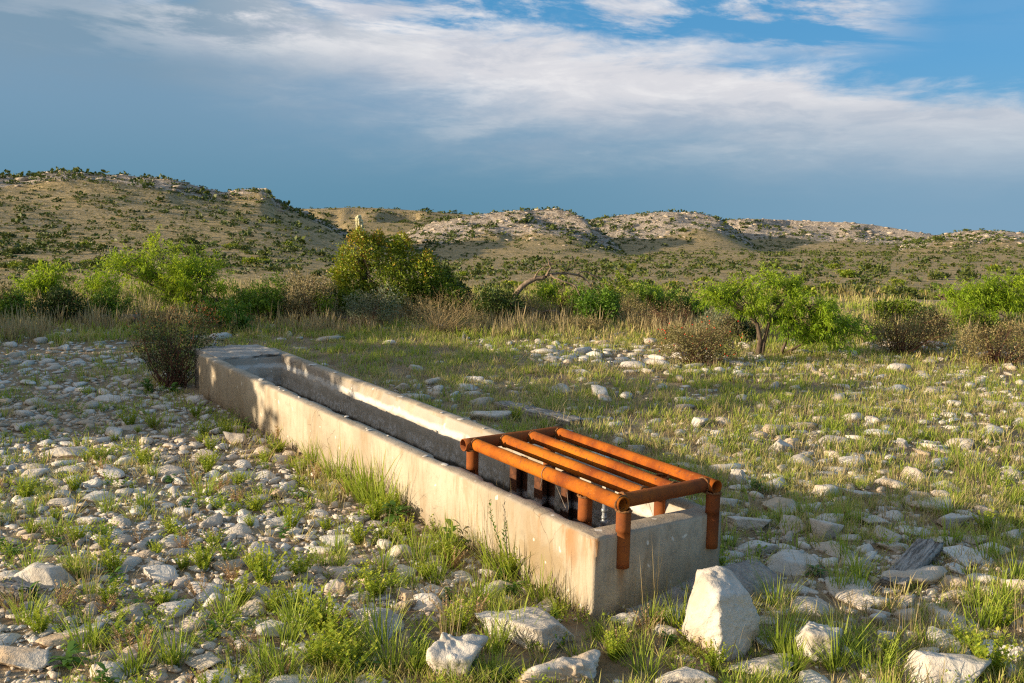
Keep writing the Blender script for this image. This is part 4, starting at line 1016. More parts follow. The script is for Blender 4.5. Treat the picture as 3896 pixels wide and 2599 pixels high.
# ------------------------------------------------------------------ grass and weeds
def tuft(n, h, spread, w, seed, droop=0.5, lean=0.55, lo=False):
    rg = np.random.default_rng(seed); mb = MB()
    for k in range(n):
        a = rg.uniform(0, 6.28); r0 = spread * math.sqrt(rg.random()); b = np.array([math.cos(a) * r0, math.sin(a) * r0, -0.01])
        a2 = a + rg.normal(0, 0.7); L = h * rg.uniform(0.5, 1.1); le = lean * rg.uniform(0.15, 1.2); dr = droop * rg.uniform(0.2, 1.4)
        d = np.array([math.cos(a2), math.sin(a2), 0]); s = np.array([-d[1], d[0], 0]) * w * rg.uniform(0.7, 1.2)
        pts = [b + d * (le * q + dr * le * q * q) * L + np.array([0, 0, 1.0]) * (q - 0.35 * dr * q * q) * L for q in (0, 0.4, 0.75, 1.0)]
        if lo:
            mb.add([pts[0] - s, pts[0] + s, pts[2] - s * .6, pts[2] + s * .6, pts[3]], [np.array([[0, 1, 3, 2]]), np.array([[2, 3, 4]])], t=np.array([0, 0, .7, .7, 1.0]), blade=rg.random()); continue
        V = [pts[0] - s, pts[0] + s, pts[1] - s * .85, pts[1] + s * .85, pts[2] - s * .5, pts[2] + s * .5, pts[3]]
        mb.add(V, [np.array([[0, 1, 3, 2], [2, 3, 5, 4]]), np.array([[4, 5, 6]])], t=np.array([0, 0, .4, .4, .75, .75, 1.0]), blade=rg.random())
    return mb.data()
def sprig(stems, h, per, ll, lw, seed, spread=0.5, leafstart=0.15, wood=True):
    """upright leafy weed: thin stems set with small leaves"""
    rg = np.random.default_rng(seed); mb = MB()
    for k in range(stems):
        a = rg.uniform(0, 6.28); le = spread * rg.uniform(0.1, 1.0); H = h * rg.uniform(0.55, 1.05); d = np.array([math.cos(a), math.sin(a), 0])
        f = lambda q: d * (0.02 + le * H * q ** 1.2) + np.array([0, 0, H * q * (1 - 0.2 * le * q)])
        if wood: tube(mb, [f(q) for q in (0, 0.5, 1.0)], [0.0022, 0.0016, 0.0008], 3, False, tint=0.75)
        for q in np.linspace(leafstart, 1.0, per):
            p = f(q); b = rg.uniform(0, 6.28); o = np.array([math.cos(b), math.sin(b), rg.uniform(0.3, 1.1)]); o /= np.linalg.norm(o)
            sd = np.cross(o, [0, 0, 1.0]); sd /= np.linalg.norm(sd) + 1e-6; L = ll * rg.uniform(0.6, 1.2) * (1.1 - 0.35 * q)
            mb.add([p, p + o * L * .45 + sd * lw, p + o * L, p + o * L * .45 - sd * lw], np.array([[0, 1, 2, 3]]), tint=np.clip(0.25 + 0.5 * q + rg.normal(0, .14), 0, 1))
    return mb.data()
def rosette(n, L, w, seed):
    """broad-leaved weed: arching leaves round a short axis"""
    rg = np.random.default_rng(seed); mb = MB()
    for k in range(n):
        a = rg.uniform(0, 6.28); z0 = rg.uniform(0, 0.75) ** 1.3 * L * 1.4; l = L * rg.uniform(0.6, 1.1); d = np.array([math.cos(a), math.sin(a), 0]); s = np.array([-d[1], d[0], 0]) * w
        up = rg.uniform(0.3, 1.0); P = [np.array([0, 0, z0]) + d * l * q + np.array([0, 0, l * (up * q - 0.55 * q * q)]) for q in (0, .35, .7, 1.0)]
        V = [P[0] - s * .3, P[0] + s * .3, P[1] - s, P[1] + s, P[2] - s * .9, P[2] + s * .9, P[3]]
        mb.add(V, [np.array([[0, 1, 3, 2], [2, 3, 5, 4]]), np.array([[4, 5, 6]])], tint=np.clip(rg.normal(.5, .2), 0, 1))
    return mb.data()

def place_all(name, temps, mat, spots, label_of, cat, what):
    """individual plants: copies share their mesh"""
    ms = [build_mesh(name, V, Fs, mat, False, A) for V, Fs, A in temps]; names = name_by_landmark(what, [p[:2] for p in spots])
    for i, (x, y, s, *r) in enumerate(spots):
        o = obj(name, ms[i % len(ms)]); o.location = (x, y, gz(x, y) - 0.005); o.scale = (s, s, s * RNG.uniform(.85, 1.15)); o.rotation_euler = (0, 0, RNG.uniform(0, 6.28))
        tag(o, names[i], cat, label_of(x, y, i)[1])

def rnd_spots(n, r0, r1, dens, mn, mx, m=0.03, power=1.6):
    out = []
    while len(out) < n:
        x, y = wedge(4000, r0, r1, 30, power); k = (RNG.random(4000) < dens(x, y)) & off_trough(x, y, m)
        for a, b in zip(x[k], y[k]):
            if (np.hypot(BOULD[:, 0] - a, BOULD[:, 1] - b) < BOULD[:, 2] * 0.75).any(): continue
            out.append((a, b, RNG.uniform(mn, mx)))
            if len(out) == n: break
    return out
def vspots(lst): return [(*G(a, b)[:2], s) for a, b, s in lst]

def area(x, y, what):
    lx, ly = trough_uv(x, y)
    if lx < 0.0 and -0.45 < lx and ly > -0.2: return f'{what} growing against the sunlit long wall of the trough', f'{what}s along the trough wall'
    if lx < 0.5 and y > 7.2: return f'{what} on the stony ground far left of the trough', f'{what}s far left'
    if lx < 0.5 and x < -0.75: return f'{what} between stones in the lower left', f'{what}s lower left'
    if lx < 0.6 or (ly < 0 and x < 1.05): return f'{what} among the boulders at the bottom middle', f'{what}s bottom middle'
    if ly < 0.6: return f'{what} among the boulders at the lower right', f'{what}s lower right'
    return f'{what} in the open grass right of and behind the trough', f'{what}s in the open grass'

BUSHY = [sprig(24, 0.21, 20, 0.028, 0.0075, 500 + k, 0.75) for k in range(4)]
LEAFY = [rosette(26, 0.09, 0.013, 520 + k) for k in range(3)]
TAN = [sprig(12, 0.15, 18, 0.018, 0.0055, 540 + k, 0.75) for k in range(3)]
TUFTN = [tuft(48, 0.26, 0.055, 0.0032, 560 + k) for k in range(4)]
STALK = [tuft(9, 0.52, 0.06, 0.0021, 580 + k, 0.12, 0.22) for k in range(3)]

b_spots = vspots([(555, 1400, 1.0), (582, 1318, .8), (690, 1335, 1.0), (605, 1355, 1.1), (880, 1248, .7), (862, 1380, 1.1), (770, 1492, 1.2), (740, 1470, 1.2), (470, 1318, .7), (262, 1318, .9), (492, 1266, .7), (395, 1230, .7),
    (1590, 1490, .7), (2262, 1552, 1.3), (2215, 1500, .8), (1060, 1450, .9), (1030, 1300, .9), (1170, 1330, .9), (735, 1545, 1.2), (800, 1555, 1.0), (330, 1070, .9), (300, 985, 1.0), (450, 960, 1.0), (520, 1000, .8),
    (640, 1040, .8), (690, 1090, .9), (1640, 1545, .7), (2050, 1530, .7), (250, 1390, .8), (170, 1130, .8), (60, 1150, .9)]) + rnd_spots(60, 4.7, 11, lambda x, y: 0.55 * sstep(.5, .0, trough_uv(x, y)[0]) + 0.12, .45, .95)
place_all('bushy_weed', BUSHY, M_WEED, b_spots, lambda x, y, i: area(x, y, 'bushy yellow-green weed'), 'weed', 'bushy yellow-green weed')
l_spots = vspots([(905, 1205, 1.7), (1040, 1262, 1.6), (340, 900, 1.5), (395, 905, 1.7), (560, 985, 1.2), (700, 1010, 1.3), (480, 880, 1.5), (265, 1345, .9), (70, 1390, .9), (160, 1545, 1.2), (430, 1170, .8), (1740, 1130, 1.0), (1870, 1330, .9)]) \
    + rnd_spots(40, 4.7, 10, lambda x, y: 0.5 * sstep(.5, .0, trough_uv(x, y)[0]) + 0.08, .5, 1.0)
place_all('broad_leaf_weed', LEAFY, M_BROAD, l_spots, lambda x, y, i: area(x, y, 'dark green broad-leaved weed'), 'weed', 'dark green broad-leaved weed')
t_spots = vspots([(440, 1120, 1.0), (500, 1130, .9), (540, 1160, 1.0), (640, 1010, 1.2), (300, 1500, 1.2), (145, 1400, 1.0), (235, 1090, 1.1), (1590, 1400, .9)]) + rnd_spots(34, 4.8, 9, lambda x, y: 0.5 * sstep(.3, -.2, trough_uv(x, y)[0]) + .02, .6, 1.1)
place_all('dried_weed', TAN, M_TANWEED, t_spots, lambda x, y, i: area(x, y, 'pinkish tan dried weed'), 'weed', 'pinkish tan dried weed')
g_spots = vspots([(665, 1015, 1.1), (770, 1105, 1.6), (845, 1152, 1.9), (880, 1180, 1.7), (820, 1140, 1.5), (720, 1065, 1.3), (1030, 1275, 1.1), (1150, 1320, 1.6), (1180, 1340, 1.5), (1235, 1385, 1.1), (1285, 1408, .8), (1000, 1340, 1.2), (875, 1320, 1.2), (960, 1300, 1.2), (1100, 1390, 1.2),
    (690, 1450, 1.3), (660, 1480, 1.2), (870, 1500, 1.3), (900, 1545, 1.2), (640, 1560, 1.3), (1130, 1500, 1.1), (1180, 1480, 1.2), (1490, 1440, .8), (1430, 1490, .8), (1560, 1450, 1.0), (1720, 1330, 1.0), (1790, 1500, 1.2), (1700, 1480, .9),
    (310, 1545, 1.3), (400, 1535, 1.1), (70, 1320, 1.1), (130, 1230, 1.1), (60, 1440, 1.0), (200, 1500, 1.1), (330, 1170, 1.0), (520, 1430, 1.0), (250, 1180, 1.0), (1970, 1360, 1.0), (1920, 1540, 1.2), (2000, 1560, 1.1), (2250, 1450, 1.2), (2300, 1400, 1.2),
    (1940, 1280, 1.0), (1850, 1190, 1.0), (2180, 1250, 1.1), (2270, 1290, 1.2), (1780, 1400, 1.0), (1480, 1560, 1.1), (1370, 1470, .6)]) + rnd_spots(80, 4.6, 9, lambda x, y: grassy(x, y) * .9, .6, 1.05, 0.05)
place_all('grass_tuft', TUFTN, M_GRASS, g_spots, lambda x, y, i: area(x, y, 'yellow-green grass tuft'), 'grass tuft', 'yellow-green grass tuft')
s_spots = vspots([(1105, 1290, 1.0), (1150, 1300, 1.1), (1185, 1310, 1.1), (1060, 1270, .9), (850, 1150, .9), (1270, 1400, .9), (1400, 1400, .7), (1450, 1405, .8), (1530, 1400, .8), (1020, 1530, .9), (1035, 1535, .8), (2110, 1500, .7), (2090, 1480, .6), (960, 1320, .7), (700, 1120, .7), (1330, 1420, .6), (1490, 1420, .9)]) \
    + rnd_spots(22, 5.5, 10, lambda x, y: grassy(x, y) * .5, .45, .8, 0.06)
place_all('dry_stalks', STALK, M_DRY, s_spots, lambda x, y, i: area(x, y, 'thin straw-coloured stalk clump'), 'dry stalks', 'thin straw-coloured stalk clump')

def leafy_shoot():
    g = G(1160, 1315); rg = np.random.default_rng(3); mb = MB()
    for (dx, top, k) in ((-0.10, 0.46, 34), (0.06, 0.27, 24), (0.0, 0.33, 26)):
        f = lambda q: np.array([dx * q + 0.012 * math.sin(q * 6), 0.02 * q, top * q])
        tube(mb, [f(q) for q in np.linspace(0, 1, 6)], np.linspace(.003, .0012, 6), 4, False, tint=0.4)
        for q in np.linspace(.2, 1, k):
            p = f(q); b = rg.uniform(0, 6.28); o = np.array([math.cos(b), math.sin(b), .9]); o /= np.linalg.norm(o); sd = np.cross(o, [0, 0, 1]); sd /= np.linalg.norm(sd); L = .034
            mb.add([p, p + o * L * .5 + sd * .006, p + o * L, p + o * L * .5 - sd * .006], np.array([[0, 1, 2, 3]]), tint=rg.uniform(.2, .9))
    o = obj('leafy_shoot', mb.mesh('leafy_shoot', M_BROAD)); o.location = g; tag(o, 'slender dark green leafy shoot casting its shadow on the trough wall', 'weed')
leafy_shoot()

def grass_field():
    def field(n, r0, r1, temps, smin, smax, mat, dens, name, label, power=1.0, cat='grass'):
        x, y = wedge(int(n * 1.15), r0, r1, 38, power); n = len(x); k = (RNG.random(n) < dens(x, y)) & off_trough(x, y, 0.05)
        x, y = x[k], y[k]
        d = np.hypot(x - P0[0] + .02, y - P0[1] + .10) > 0.17
        for b in BOULD: d &= np.hypot(x - b[0], (y - b[1]) * 1.25) > b[2] * 0.86
        x, y = x[d], y[d]; m = len(x)
        pos = np.stack([x, y, terrain(x, y)[0] - .005], 1); s = RNG.uniform(smin, smax, m)
        tint = np.clip(0.5 + 0.42 * fbm(x * .7, y * .7, 33, 3) + RNG.normal(0, .22, m), 0, 1)
        me = merge(name, temps, RNG.integers(0, len(temps), m), pos, RNG.uniform(0, 6.28, m), s, mat, False, tint)
        tag(obj(name, me), label, cat, None, 'stuff'); print(name, m, len(me.polygons))
    near = [tuft(14, 0.115, 0.04, 0.0032, 600 + k) for k in range(5)]
    mid = [tuft(12, 0.125, 0.06, 0.0045, 620 + k, lo=True) for k in range(5)]
    farT = [tuft(11, 0.22, 0.13, 0.010, 640 + k, lo=True) for k in range(4)]
    dryT = [tuft(10, 0.24, 0.06, 0.0030, 660 + k, 0.35, 0.45, True) for k in range(4)]
    talld = [tuft(12, 0.55, 0.14, 0.0080, 680 + k, 0.3, 0.35, True) for k in range(4)]
    field(12000, 4.5, 9.5, near, .5, 1.4, M_GRASS, lambda x, y: clump(x, y) * grassy(x, y), 'near_grass', 'short yellow-green grass between the stones')
    field(17000, 9.5, 18, mid, .5, 1.4, M_GRASS, lambda x, y: clump(x, y) * grassy(x, y) ** .8, 'middle_grass', 'yellow-green grass spreading behind the trough')
    field(4600, 17, 27, farT, .6, 1.3, M_GRASS, lambda x, y: 0.55 + 0.4 * grassy(x, y), 'back_grass', 'grass round the feet of the shrubs')
    field(3200, 5, 19, dryT, .5, 1.1, M_DRY, lambda x, y: grassy(x, y) * 0.75 * sstep(-1.5, .5, trough_uv(x, y)[0]) + 0.05, 'dry_grass', 'straw-coloured dry grass mixed into the green')
    field(9500, 5, 17, [tuft(9, 0.16, 0.07, 0.0032, 690 + k, 0.8, 0.9, True) for k in range(4)], .4, 1.0, M_DRY, lambda x, y: .12 + .55 * grassy(x, y) * sstep(.2, 1.4, trough_uv(x, y)[0]), 'grass_litter', 'bent straw and dry litter between the green grass')
    field(2600, 17.2, 20.2, talld, .35, .8, M_DRY, lambda x, y: .75 * sstep(.05, .2, .25 + fbm(x * .6, y * .6, 14, 2)) * sstep(4.5, 3, x), 'golden_grass', 'golden dry grass along the feet of the shrubs')
    field(4600, 18, 34, talld, .45, 1.05, M_DRY, lambda x, y: (0.25 + 0.70 * sstep(0.0, .3, fbm(x * .25, y * .25, 13, 2) + .35 * sstep(-2, -7, x))) * (1 - .93 * sstep(-5, -1, x) * sstep(18.5, 20.5, y)) * sstep(33, 26, y), 'tall_dry_grass', 'tall pale dry grass at the back of the flat')
grass_field()
def small_weeds():
    T = [sprig(7, 0.10, 9, 0.022, 0.0062, 1500 + k, 0.9, 0.1, False) for k in range(5)]
    T = [(V, F, {'lt': A['tint']}) for V, F, A in T]
    x, y = wedge(10000, 4.4, 15, 38, 1.3); lx, ly = trough_uv(x, y)
    k = (RNG.random(len(x)) < (0.10 + 0.42 * sstep(.4, -.2, lx)) * sstep(-.05, .25, fbm(x * 1.9, y * 1.9, 301, 3))) & off_trough(x, y, .02); x, y = x[k], y[k]; m = len(x)
    me = merge('low_weeds', T, RNG.integers(0, 5, m), np.stack([x, y, terrain(x, y)[0]], 1), RNG.uniform(0, 6.28, m), RNG.uniform(.5, 1.3, m), M_WEED, False, RNG.uniform(.1, .9, m))
    tag(obj('low_weeds', me), 'small bright green weeds sprouting between the stones', 'weeds', None, 'stuff'); print('weeds', m, len(me.polygons))
small_weeds()


# ------------------------------------------------------------------ timber lying about
def plank(name, label, p, q, w, th, mat=M_GREYWOOD, seed=0, cat='plank', lift=0.0):
    p = np.asarray(p, float); q = np.asarray(q, float); L = np.linalg.norm(q - p); n = 24; rg = np.random.default_rng(seed); V = []
    pr = [(-.5, 0), (-.5, .8), (-.42, 1), (-.2, .93), (0, 1), (.22, .94), (.42, 1), (.5, .8), (.5, 0)]
    for i in range(n):
        y = L * i / (n - 1); k = 1 - 0.25 * (i in (0, n - 1)) * rg.random()
        for a, b in pr: V.append((a * w * k * (1 + .05 * rg.normal()), y + 0.03 * rg.normal() * (i in (0, n - 1)), b * th * (1 + .06 * rg.normal())))
    m = len(pr); i = np.arange(n - 1)[:, None] * m; j = np.arange(m)[None]
    F = np.stack([i + j, i + (j + 1) % m, i + m + (j + 1) % m, i + m + j], -1).reshape(-1, 4)
    o = obj(name, build_mesh(name, V, [F, np.arange(m)[::-1][None], (np.arange(m) + (n - 1) * m)[None]], mat, False))
    d = Vector(q - p).normalized(); x = d.cross(Vector((0, 0, 1))).normalized(); z = x.cross(d)
    o.matrix_world = Matrix(((x.x, d.x, z.x, p[0]), (x.y, d.y, z.y, p[1]), (x.z, d.z, z.z, p[2] + lift), (0, 0, 0, 1)))
    tag(o, label, cat); return o
a, b = G(2045, 1362), G(2135, 1278); b[2] += 0.06
plank('weathered_plank', 'split grey weathered plank lying in shade at the lower right', a, b, 0.17, 0.06, seed=1)
a, b = G(1325, 985), G(1150, 940)
plank('weathered_log', 'flat grey weathered timber lying behind the far trough rim', a, b, 0.22, 0.09, seed=2, cat='timber')
a, b = G(-60, 1360), G(72, 1388)
plank('weathered_log', 'dark split driftwood at the left edge under the rounded boulder', a, b, 0.10, 0.08, seed=3, cat='driftwood')
a, b = G(150, 738), G(320, 742)
plank('weathered_log', 'long grey log lying in grass at the far left', a, b, 0.16, 0.16, seed=4, cat='log')
a, b = G(1062, 790), G(1066, 772); b[2] += 0.05
plank('pale_stick', 'short whitish stick leaning in grass behind the trough', a, b, 0.05, 0.05, seed=5, cat='stick')
a, b = G(760, 745), G(815, 750)
plank('rotten_stump', 'rusty brown rotten wood lying before the big juniper', a, b, 0.14, 0.16, M_BARK, 6, 'rotten wood')


# ------------------------------------------------------------------ shrubs and small trees
def unit(n, rg):
    v = rg.normal(size=(n, 3)); return v / (np.linalg.norm(v, axis=1, keepdims=True) + 1e-9)
def lobe_points(lobes, n, rg, bias=0.45, gap=0.0, gs=3.0, seed=0):
    L = np.array(lobes, float); w = (L[:, 3] * L[:, 4] * L[:, 5]) ** 0.5; w /= w.sum(); out = np.zeros((0, 3)); nor = np.zeros((0, 3))
    while len(out) < n:
        k = rg.choice(len(L), n, p=w); u = unit(n, rg); q = rg.random(n) ** bias
        lump = 1 + 0.36 * fbm(u[:, 0] * 2.2 + k * 3.1, u[:, 1] * 2.2 + u[:, 2] * 1.9, seed + 2, 3)
        P = L[k, :3] + u * (q * lump)[:, None] * L[k, 3:6]
        g = fbm(P[:, 0] * gs + P[:, 2] * gs * .6, P[:, 1] * gs - P[:, 2] * gs * .8, seed + 5, 3)
        ok = (g > gap - 0.5) & (P[:, 2] > 0.02)
        out = np.concatenate([out, P[ok]]); nor = np.concatenate([nor, u[ok]])
    return out[:n], nor[:n]
def leaf_cloud(mb, P, N, ll, lw, rg, kind='leaf', tbase=0.5, tvar=0.25, tz=0.0, seed=0):
    n = len(P); z0, z1 = P[:, 2].min(), P[:, 2].max() + 1e-6
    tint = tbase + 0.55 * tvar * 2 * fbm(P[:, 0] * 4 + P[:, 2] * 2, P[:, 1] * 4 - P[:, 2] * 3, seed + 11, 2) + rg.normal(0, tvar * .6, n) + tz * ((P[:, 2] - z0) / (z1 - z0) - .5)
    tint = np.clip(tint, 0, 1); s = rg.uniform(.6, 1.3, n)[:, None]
    if kind == 'leaf':
        d = unit(n, rg) + 0.7 * N + [0, 0, 0.25]; d /= np.linalg.norm(d, axis=1, keepdims=True)
        c = np.cross(d, unit(n, rg)); c /= np.linalg.norm(c, axis=1, keepdims=True) + 1e-9
        V = np.stack([P, P + d * ll * .5 * s + c * lw * s, P + d * ll * s, P + d * ll * .5 * s - c * lw * s], 1)
        F = np.arange(n)[:, None] * 4 + np.arange(4)[None]
        mb.add(V.reshape(-1, 3), F, tint=np.repeat(tint, 4))
    else:   # drooping frond
        d = 0.8 * N + 0.7 * unit(n, rg); d /= np.linalg.norm(d, axis=1, keepdims=True)
        c = np.cross(d, unit(n, rg)); c /= np.linalg.norm(c, axis=1, keepdims=True) + 1e-9
        A = P + d * ll * .5 * s + [0, 0, .04 * ll]; B = P + d * ll * .9 * s - np.array([0, 0, .42 * ll]) * s
        V = np.stack([P - c * lw * .5, P + c * lw * .5, A - c * lw * s, A + c * lw * s, B - c * lw * .25, B + c * lw * .25], 1)
        o = np.arange(n)[:, None] * 6
        mb.add(V.reshape(-1, 3), np.concatenate([o + np.array([[0, 1, 3, 2]]), o + np.array([[2, 3, 5, 4]])]), tint=np.repeat(tint, 6))
def bez(p, c, q, n): 
    s = np.linspace(0, 1, n)[:, None]; return p * (1 - s) ** 2 + c * 2 * s * (1 - s) + q * s ** 2
def woody(mb, lobes, nstem, r0, rg, twigs=0, tw_len=0.25, spread=0.08, reach=0.85, trunk=None, sides=4, up=0.45):
    starts = []; ends = []
    P, N = lobe_points(lobes, nstem, rg, 0.18)
    for k in range(nstem):
        q = P[k]; p = np.array([rg.normal(0, spread), rg.normal(0, spread), -0.05])
        if trunk is not None:
            near_ = np.argsort(np.linalg.norm(trunk - q, axis=1) + 9 * (trunk[:, 2] < .12))[:4]; p = trunk[near_[rg.integers(0, len(near_))]]
        mid = p * (1 - up) + q * up; mid[2] = p[2] + (q[2] - p[2]) * rg.uniform(.35, .75); mid[:2] += rg.normal(0, .12, 2) * np.linalg.norm(q - p)
        B = bez(p, mid, p + (q - p) * reach, 8); B[1:-1] += rg.normal(0, .012 * np.linalg.norm(q - p), (6, 3))
        tube(mb, B, np.linspace(r0 * rg.uniform(.5, 1), r0 * .16, 8), sides, False); starts.append(B)
    for k in range(twigs):
        B = starts[rg.integers(len(starts))]; p = B[rg.integers(4, 8)]; d = unit(1, rg)[0] + (B[-1] - B[0]) / (np.linalg.norm(B[-1] - B[0]) + 1e-6) * .8 + [0, 0, .25]
        q = p + d / np.linalg.norm(d) * tw_len * rg.uniform(.5, 1.2); m = (p + q) / 2 + rg.normal(0, .06 * tw_len, 3)
        tube(mb, np.array([p, m, q]), [r0 * .22, r0 * .15, r0 * .07], 3, False); ends.append((p, m, q))
    return ends
def shrub(name, label, cat, base, lobes, nleaf, ll, lw, mleaf, mwood, nstem=12, r0=0.012, kind='leaf', twigs=40, tw_len=.25, seed=0, gap=0.25, gs=3.0, bias=.45, tb=.5, tv=.25, tz=.2, trunk=None, group=None, parts=('stems', 'foliage'), extra=None, reach=.96):
    rg = np.random.default_rng(seed); o = empty(name, base)
    tag(o, label, cat, group)
    mb = MB()
    if trunk is not None:
        for tk, ra, rb in trunk: tube(mb, tk, np.linspace(ra, rb, len(tk)), 7, True)
    ends = woody(mb, lobes, nstem, r0, rg, twigs, tw_len, trunk=np.concatenate([k[0] for k in trunk]) if trunk is not None else None, reach=reach)
    obj(parts[0], mb.mesh(parts[0], mwood, True), o)
    if nleaf:
        mb = MB(); P, N = lobe_points(lobes, nleaf, rg, bias, gap, gs, seed)
        if kind == 'frond' and ends:
            E_ = np.array(ends); k = int(nleaf * .9); i = rg.integers(0, len(E_), k); u = rg.random(k)[:, None]
            Q = np.where(u < .5, E_[i, 0] * (1 - 2 * u) + E_[i, 1] * 2 * u, E_[i, 1] * (2 - 2 * u) + E_[i, 2] * (2 * u - 1)) + rg.normal(0, .022, (k, 3))
            P[:k] = Q; dd = E_[i, 2] - E_[i, 0]; N[:k] = dd / (np.linalg.norm(dd, axis=1, keepdims=True) + 1e-9)
            P[:, 2] = np.maximum(P[:, 2], .03)
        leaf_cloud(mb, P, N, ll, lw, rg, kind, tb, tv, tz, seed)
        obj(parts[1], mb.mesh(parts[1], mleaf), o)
    if extra: extra(o, rg)
    return o
def lob(base, spec):
    """crown lobes from photo boxes (x0, x1, y0, y1[, depth]) at the base's distance"""
    out = []
    for s in spec:
        x0, x1, y0, y1 = s[:4]; yd = base[1] + (s[4] if len(s) > 4 else 0); c = at((x0 + x1) / 2, (y0 + y1) / 2, yd) - base
        rx = (x1 - x0) / 2 * px(yd); rz = (y1 - y0) / 2 * px(yd); out.append((*c, rx, max(rx, rz) * .9 if rx < 0.6 else rx * .8, rz))
    return out
def tr(base, pts, y=None): return np.array([at(a, b, base[1] + (c if True else 0)) - base for a, b, c in pts])

TREE = ('trunk', 'crown')
# left group
b = G(462, 738)
shrub('mesquite_tree', 'bright lime-green feathery mesquite standing left of the dark shrub and trough', 'tree', b, lob(b, [(262, 345, 585, 660), (320, 430, 548, 665, .1), (405, 540, 575, 700, -.1), (430, 520, 660, 715), (330, 420, 620, 690)]), 12500, .085, .0075, M_MESQ, M_BARK, 40, .016, 'frond', 420, .34, 11, .25, 3.2, trunk=[(tr(b, [(462, 742, 0), (455, 715, 0), (430, 690, 0), (390, 672, 0), (340, 650, 0), (290, 625, 0)]), .035, .012), (tr(b, [(466, 742, 0), (462, 700, 0), (470, 670, .05), (480, 640, .1)]), .032, .014)], parts=TREE, tb=.62)
b = G(105, 712)
shrub('mesquite_tree', 'small loose mesquite at the far left of the flat', 'tree', b, lob(b, [(40, 110, 640, 690), (85, 150, 600, 660), (95, 150, 645, 692)]), 4200, .10, .009, M_MESQ, M_BARK, 20, .014, 'frond', 150, .36, 12, .3, 3, parts=TREE, tb=.5)
b = G(205, 716)
shrub('mesquite_tree', 'thin spindly young mesquite between the two lime-green ones', 'tree', b, lob(b, [(165, 215, 610, 690), (210, 270, 590, 660), (225, 275, 640, 690)]), 2000, .10, .008, M_MESQ, M_BARK, 14, .012, 'frond', 80, .36, 13, .35, 3, parts=TREE, tb=.5)
b = G(600, 742)
shrub('green_shrub', 'low deep green shrub between the lime mesquite and red-tinged shrub', 'shrub', b, lob(b, [(540, 610, 645, 730), (590, 662, 635, 735)]), 4600, .07, .008, M_MESQ_D, M_BARK, 24, .010, 'frond', 200, .28, 14, .2, 4)
b = G(705, 745)
shrub('red_tinged_shrub', 'twiggy red-tinged shrub left of the big juniper', 'shrub', b, lob(b, [(645, 730, 615, 735), (700, 775, 625, 738)]), 3200, .05, .010, M_BROWNSH, M_REDTWIG, 40, .009, 'leaf', 220, .3, 15, .1, 4, tb=.6)
# the dark shrub at the far trough end
b = G(398, 888)
shrub('red_twig_shrub', 'dark shrub with reddish twigs crowding the far end of the trough', 'shrub', b, lob(b, [(298, 410, 715, 850), (380, 520, 690, 830), (340, 470, 760, 880)]), 5200, .032, .007, M_REDSH, M_REDTWIG, 90, .008, 'leaf', 420, .22, 16, .0, 5, tb=.38, tv=.3, tz=.5)
b = G(520, 765)
shrub('green_shrub', 'low dark green mesquite sprawl behind the dark shrub', 'shrub', b, lob(b, [(430, 520, 690, 745), (480, 572, 690, 755)]), 1800, .09, .011, M_MESQ_D, M_BARK, 14, .010, 'frond', 50, .25, 17, .25, 4, tb=.4)
# big juniper and its neighbours
b = G(905, 738)
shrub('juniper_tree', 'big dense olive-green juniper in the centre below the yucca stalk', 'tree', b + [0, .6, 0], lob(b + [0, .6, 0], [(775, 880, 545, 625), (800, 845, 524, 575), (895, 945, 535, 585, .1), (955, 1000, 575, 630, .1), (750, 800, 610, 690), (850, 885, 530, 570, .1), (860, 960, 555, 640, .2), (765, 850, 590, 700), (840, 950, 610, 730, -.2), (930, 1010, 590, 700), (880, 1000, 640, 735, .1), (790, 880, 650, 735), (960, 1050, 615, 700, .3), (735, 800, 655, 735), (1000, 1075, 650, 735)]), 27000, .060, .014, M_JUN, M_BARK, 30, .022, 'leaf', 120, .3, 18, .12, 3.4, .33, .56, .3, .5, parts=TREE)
b = G(1030, 728)
shrub('juniper_tree', 'dark rounded juniper against the right flank of the big juniper', 'tree', b + [0, .5, 0], lob(b + [0, .5, 0], [(990, 1064, 630, 725), (1000, 1035, 610, 660), (1035, 1085, 655, 725)]), 6000, .055, .013, M_JUN_D, M_BARK, 12, .016, 'leaf', 30, .25, 19, .1, 4, .35, parts=TREE)
b = G(850, 756)
shrub('sage_shrub', 'grey-green sage-coloured shrub in front of the big juniper', 'shrub', b, lob(b, [(785, 870, 665, 745), (840, 932, 650, 748)]), 3400, .036, .009, M_SAGE, M_REDTWIG, 44, .007, 'leaf', 160, .22, 20, .1, 5)
b = G(735, 748)
shrub('mesquite_sprig', 'light green sapling beside the grey-green sage shrub', 'sapling', b, lob(b, [(715, 765, 668, 735)]), 420, .10, .011, M_MESQ, M_BARK, 8, .006, 'frond', 20, .2, 21, .3, 4)
b = G(1010, 768)
shrub('straw_bush', 'leafless straw-coloured twiggy bush right of the sage shrub', 'shrub', b, lob(b, [(905, 1000, 690, 765), (960, 1125, 660, 768), (1010, 1110, 700, 768)]), 700, .03, .006, M_BROWNSH, M_STRAW, 120, .0065, 'leaf', 700, .24, 22, .1, 4, tb=.8, reach=1.0)
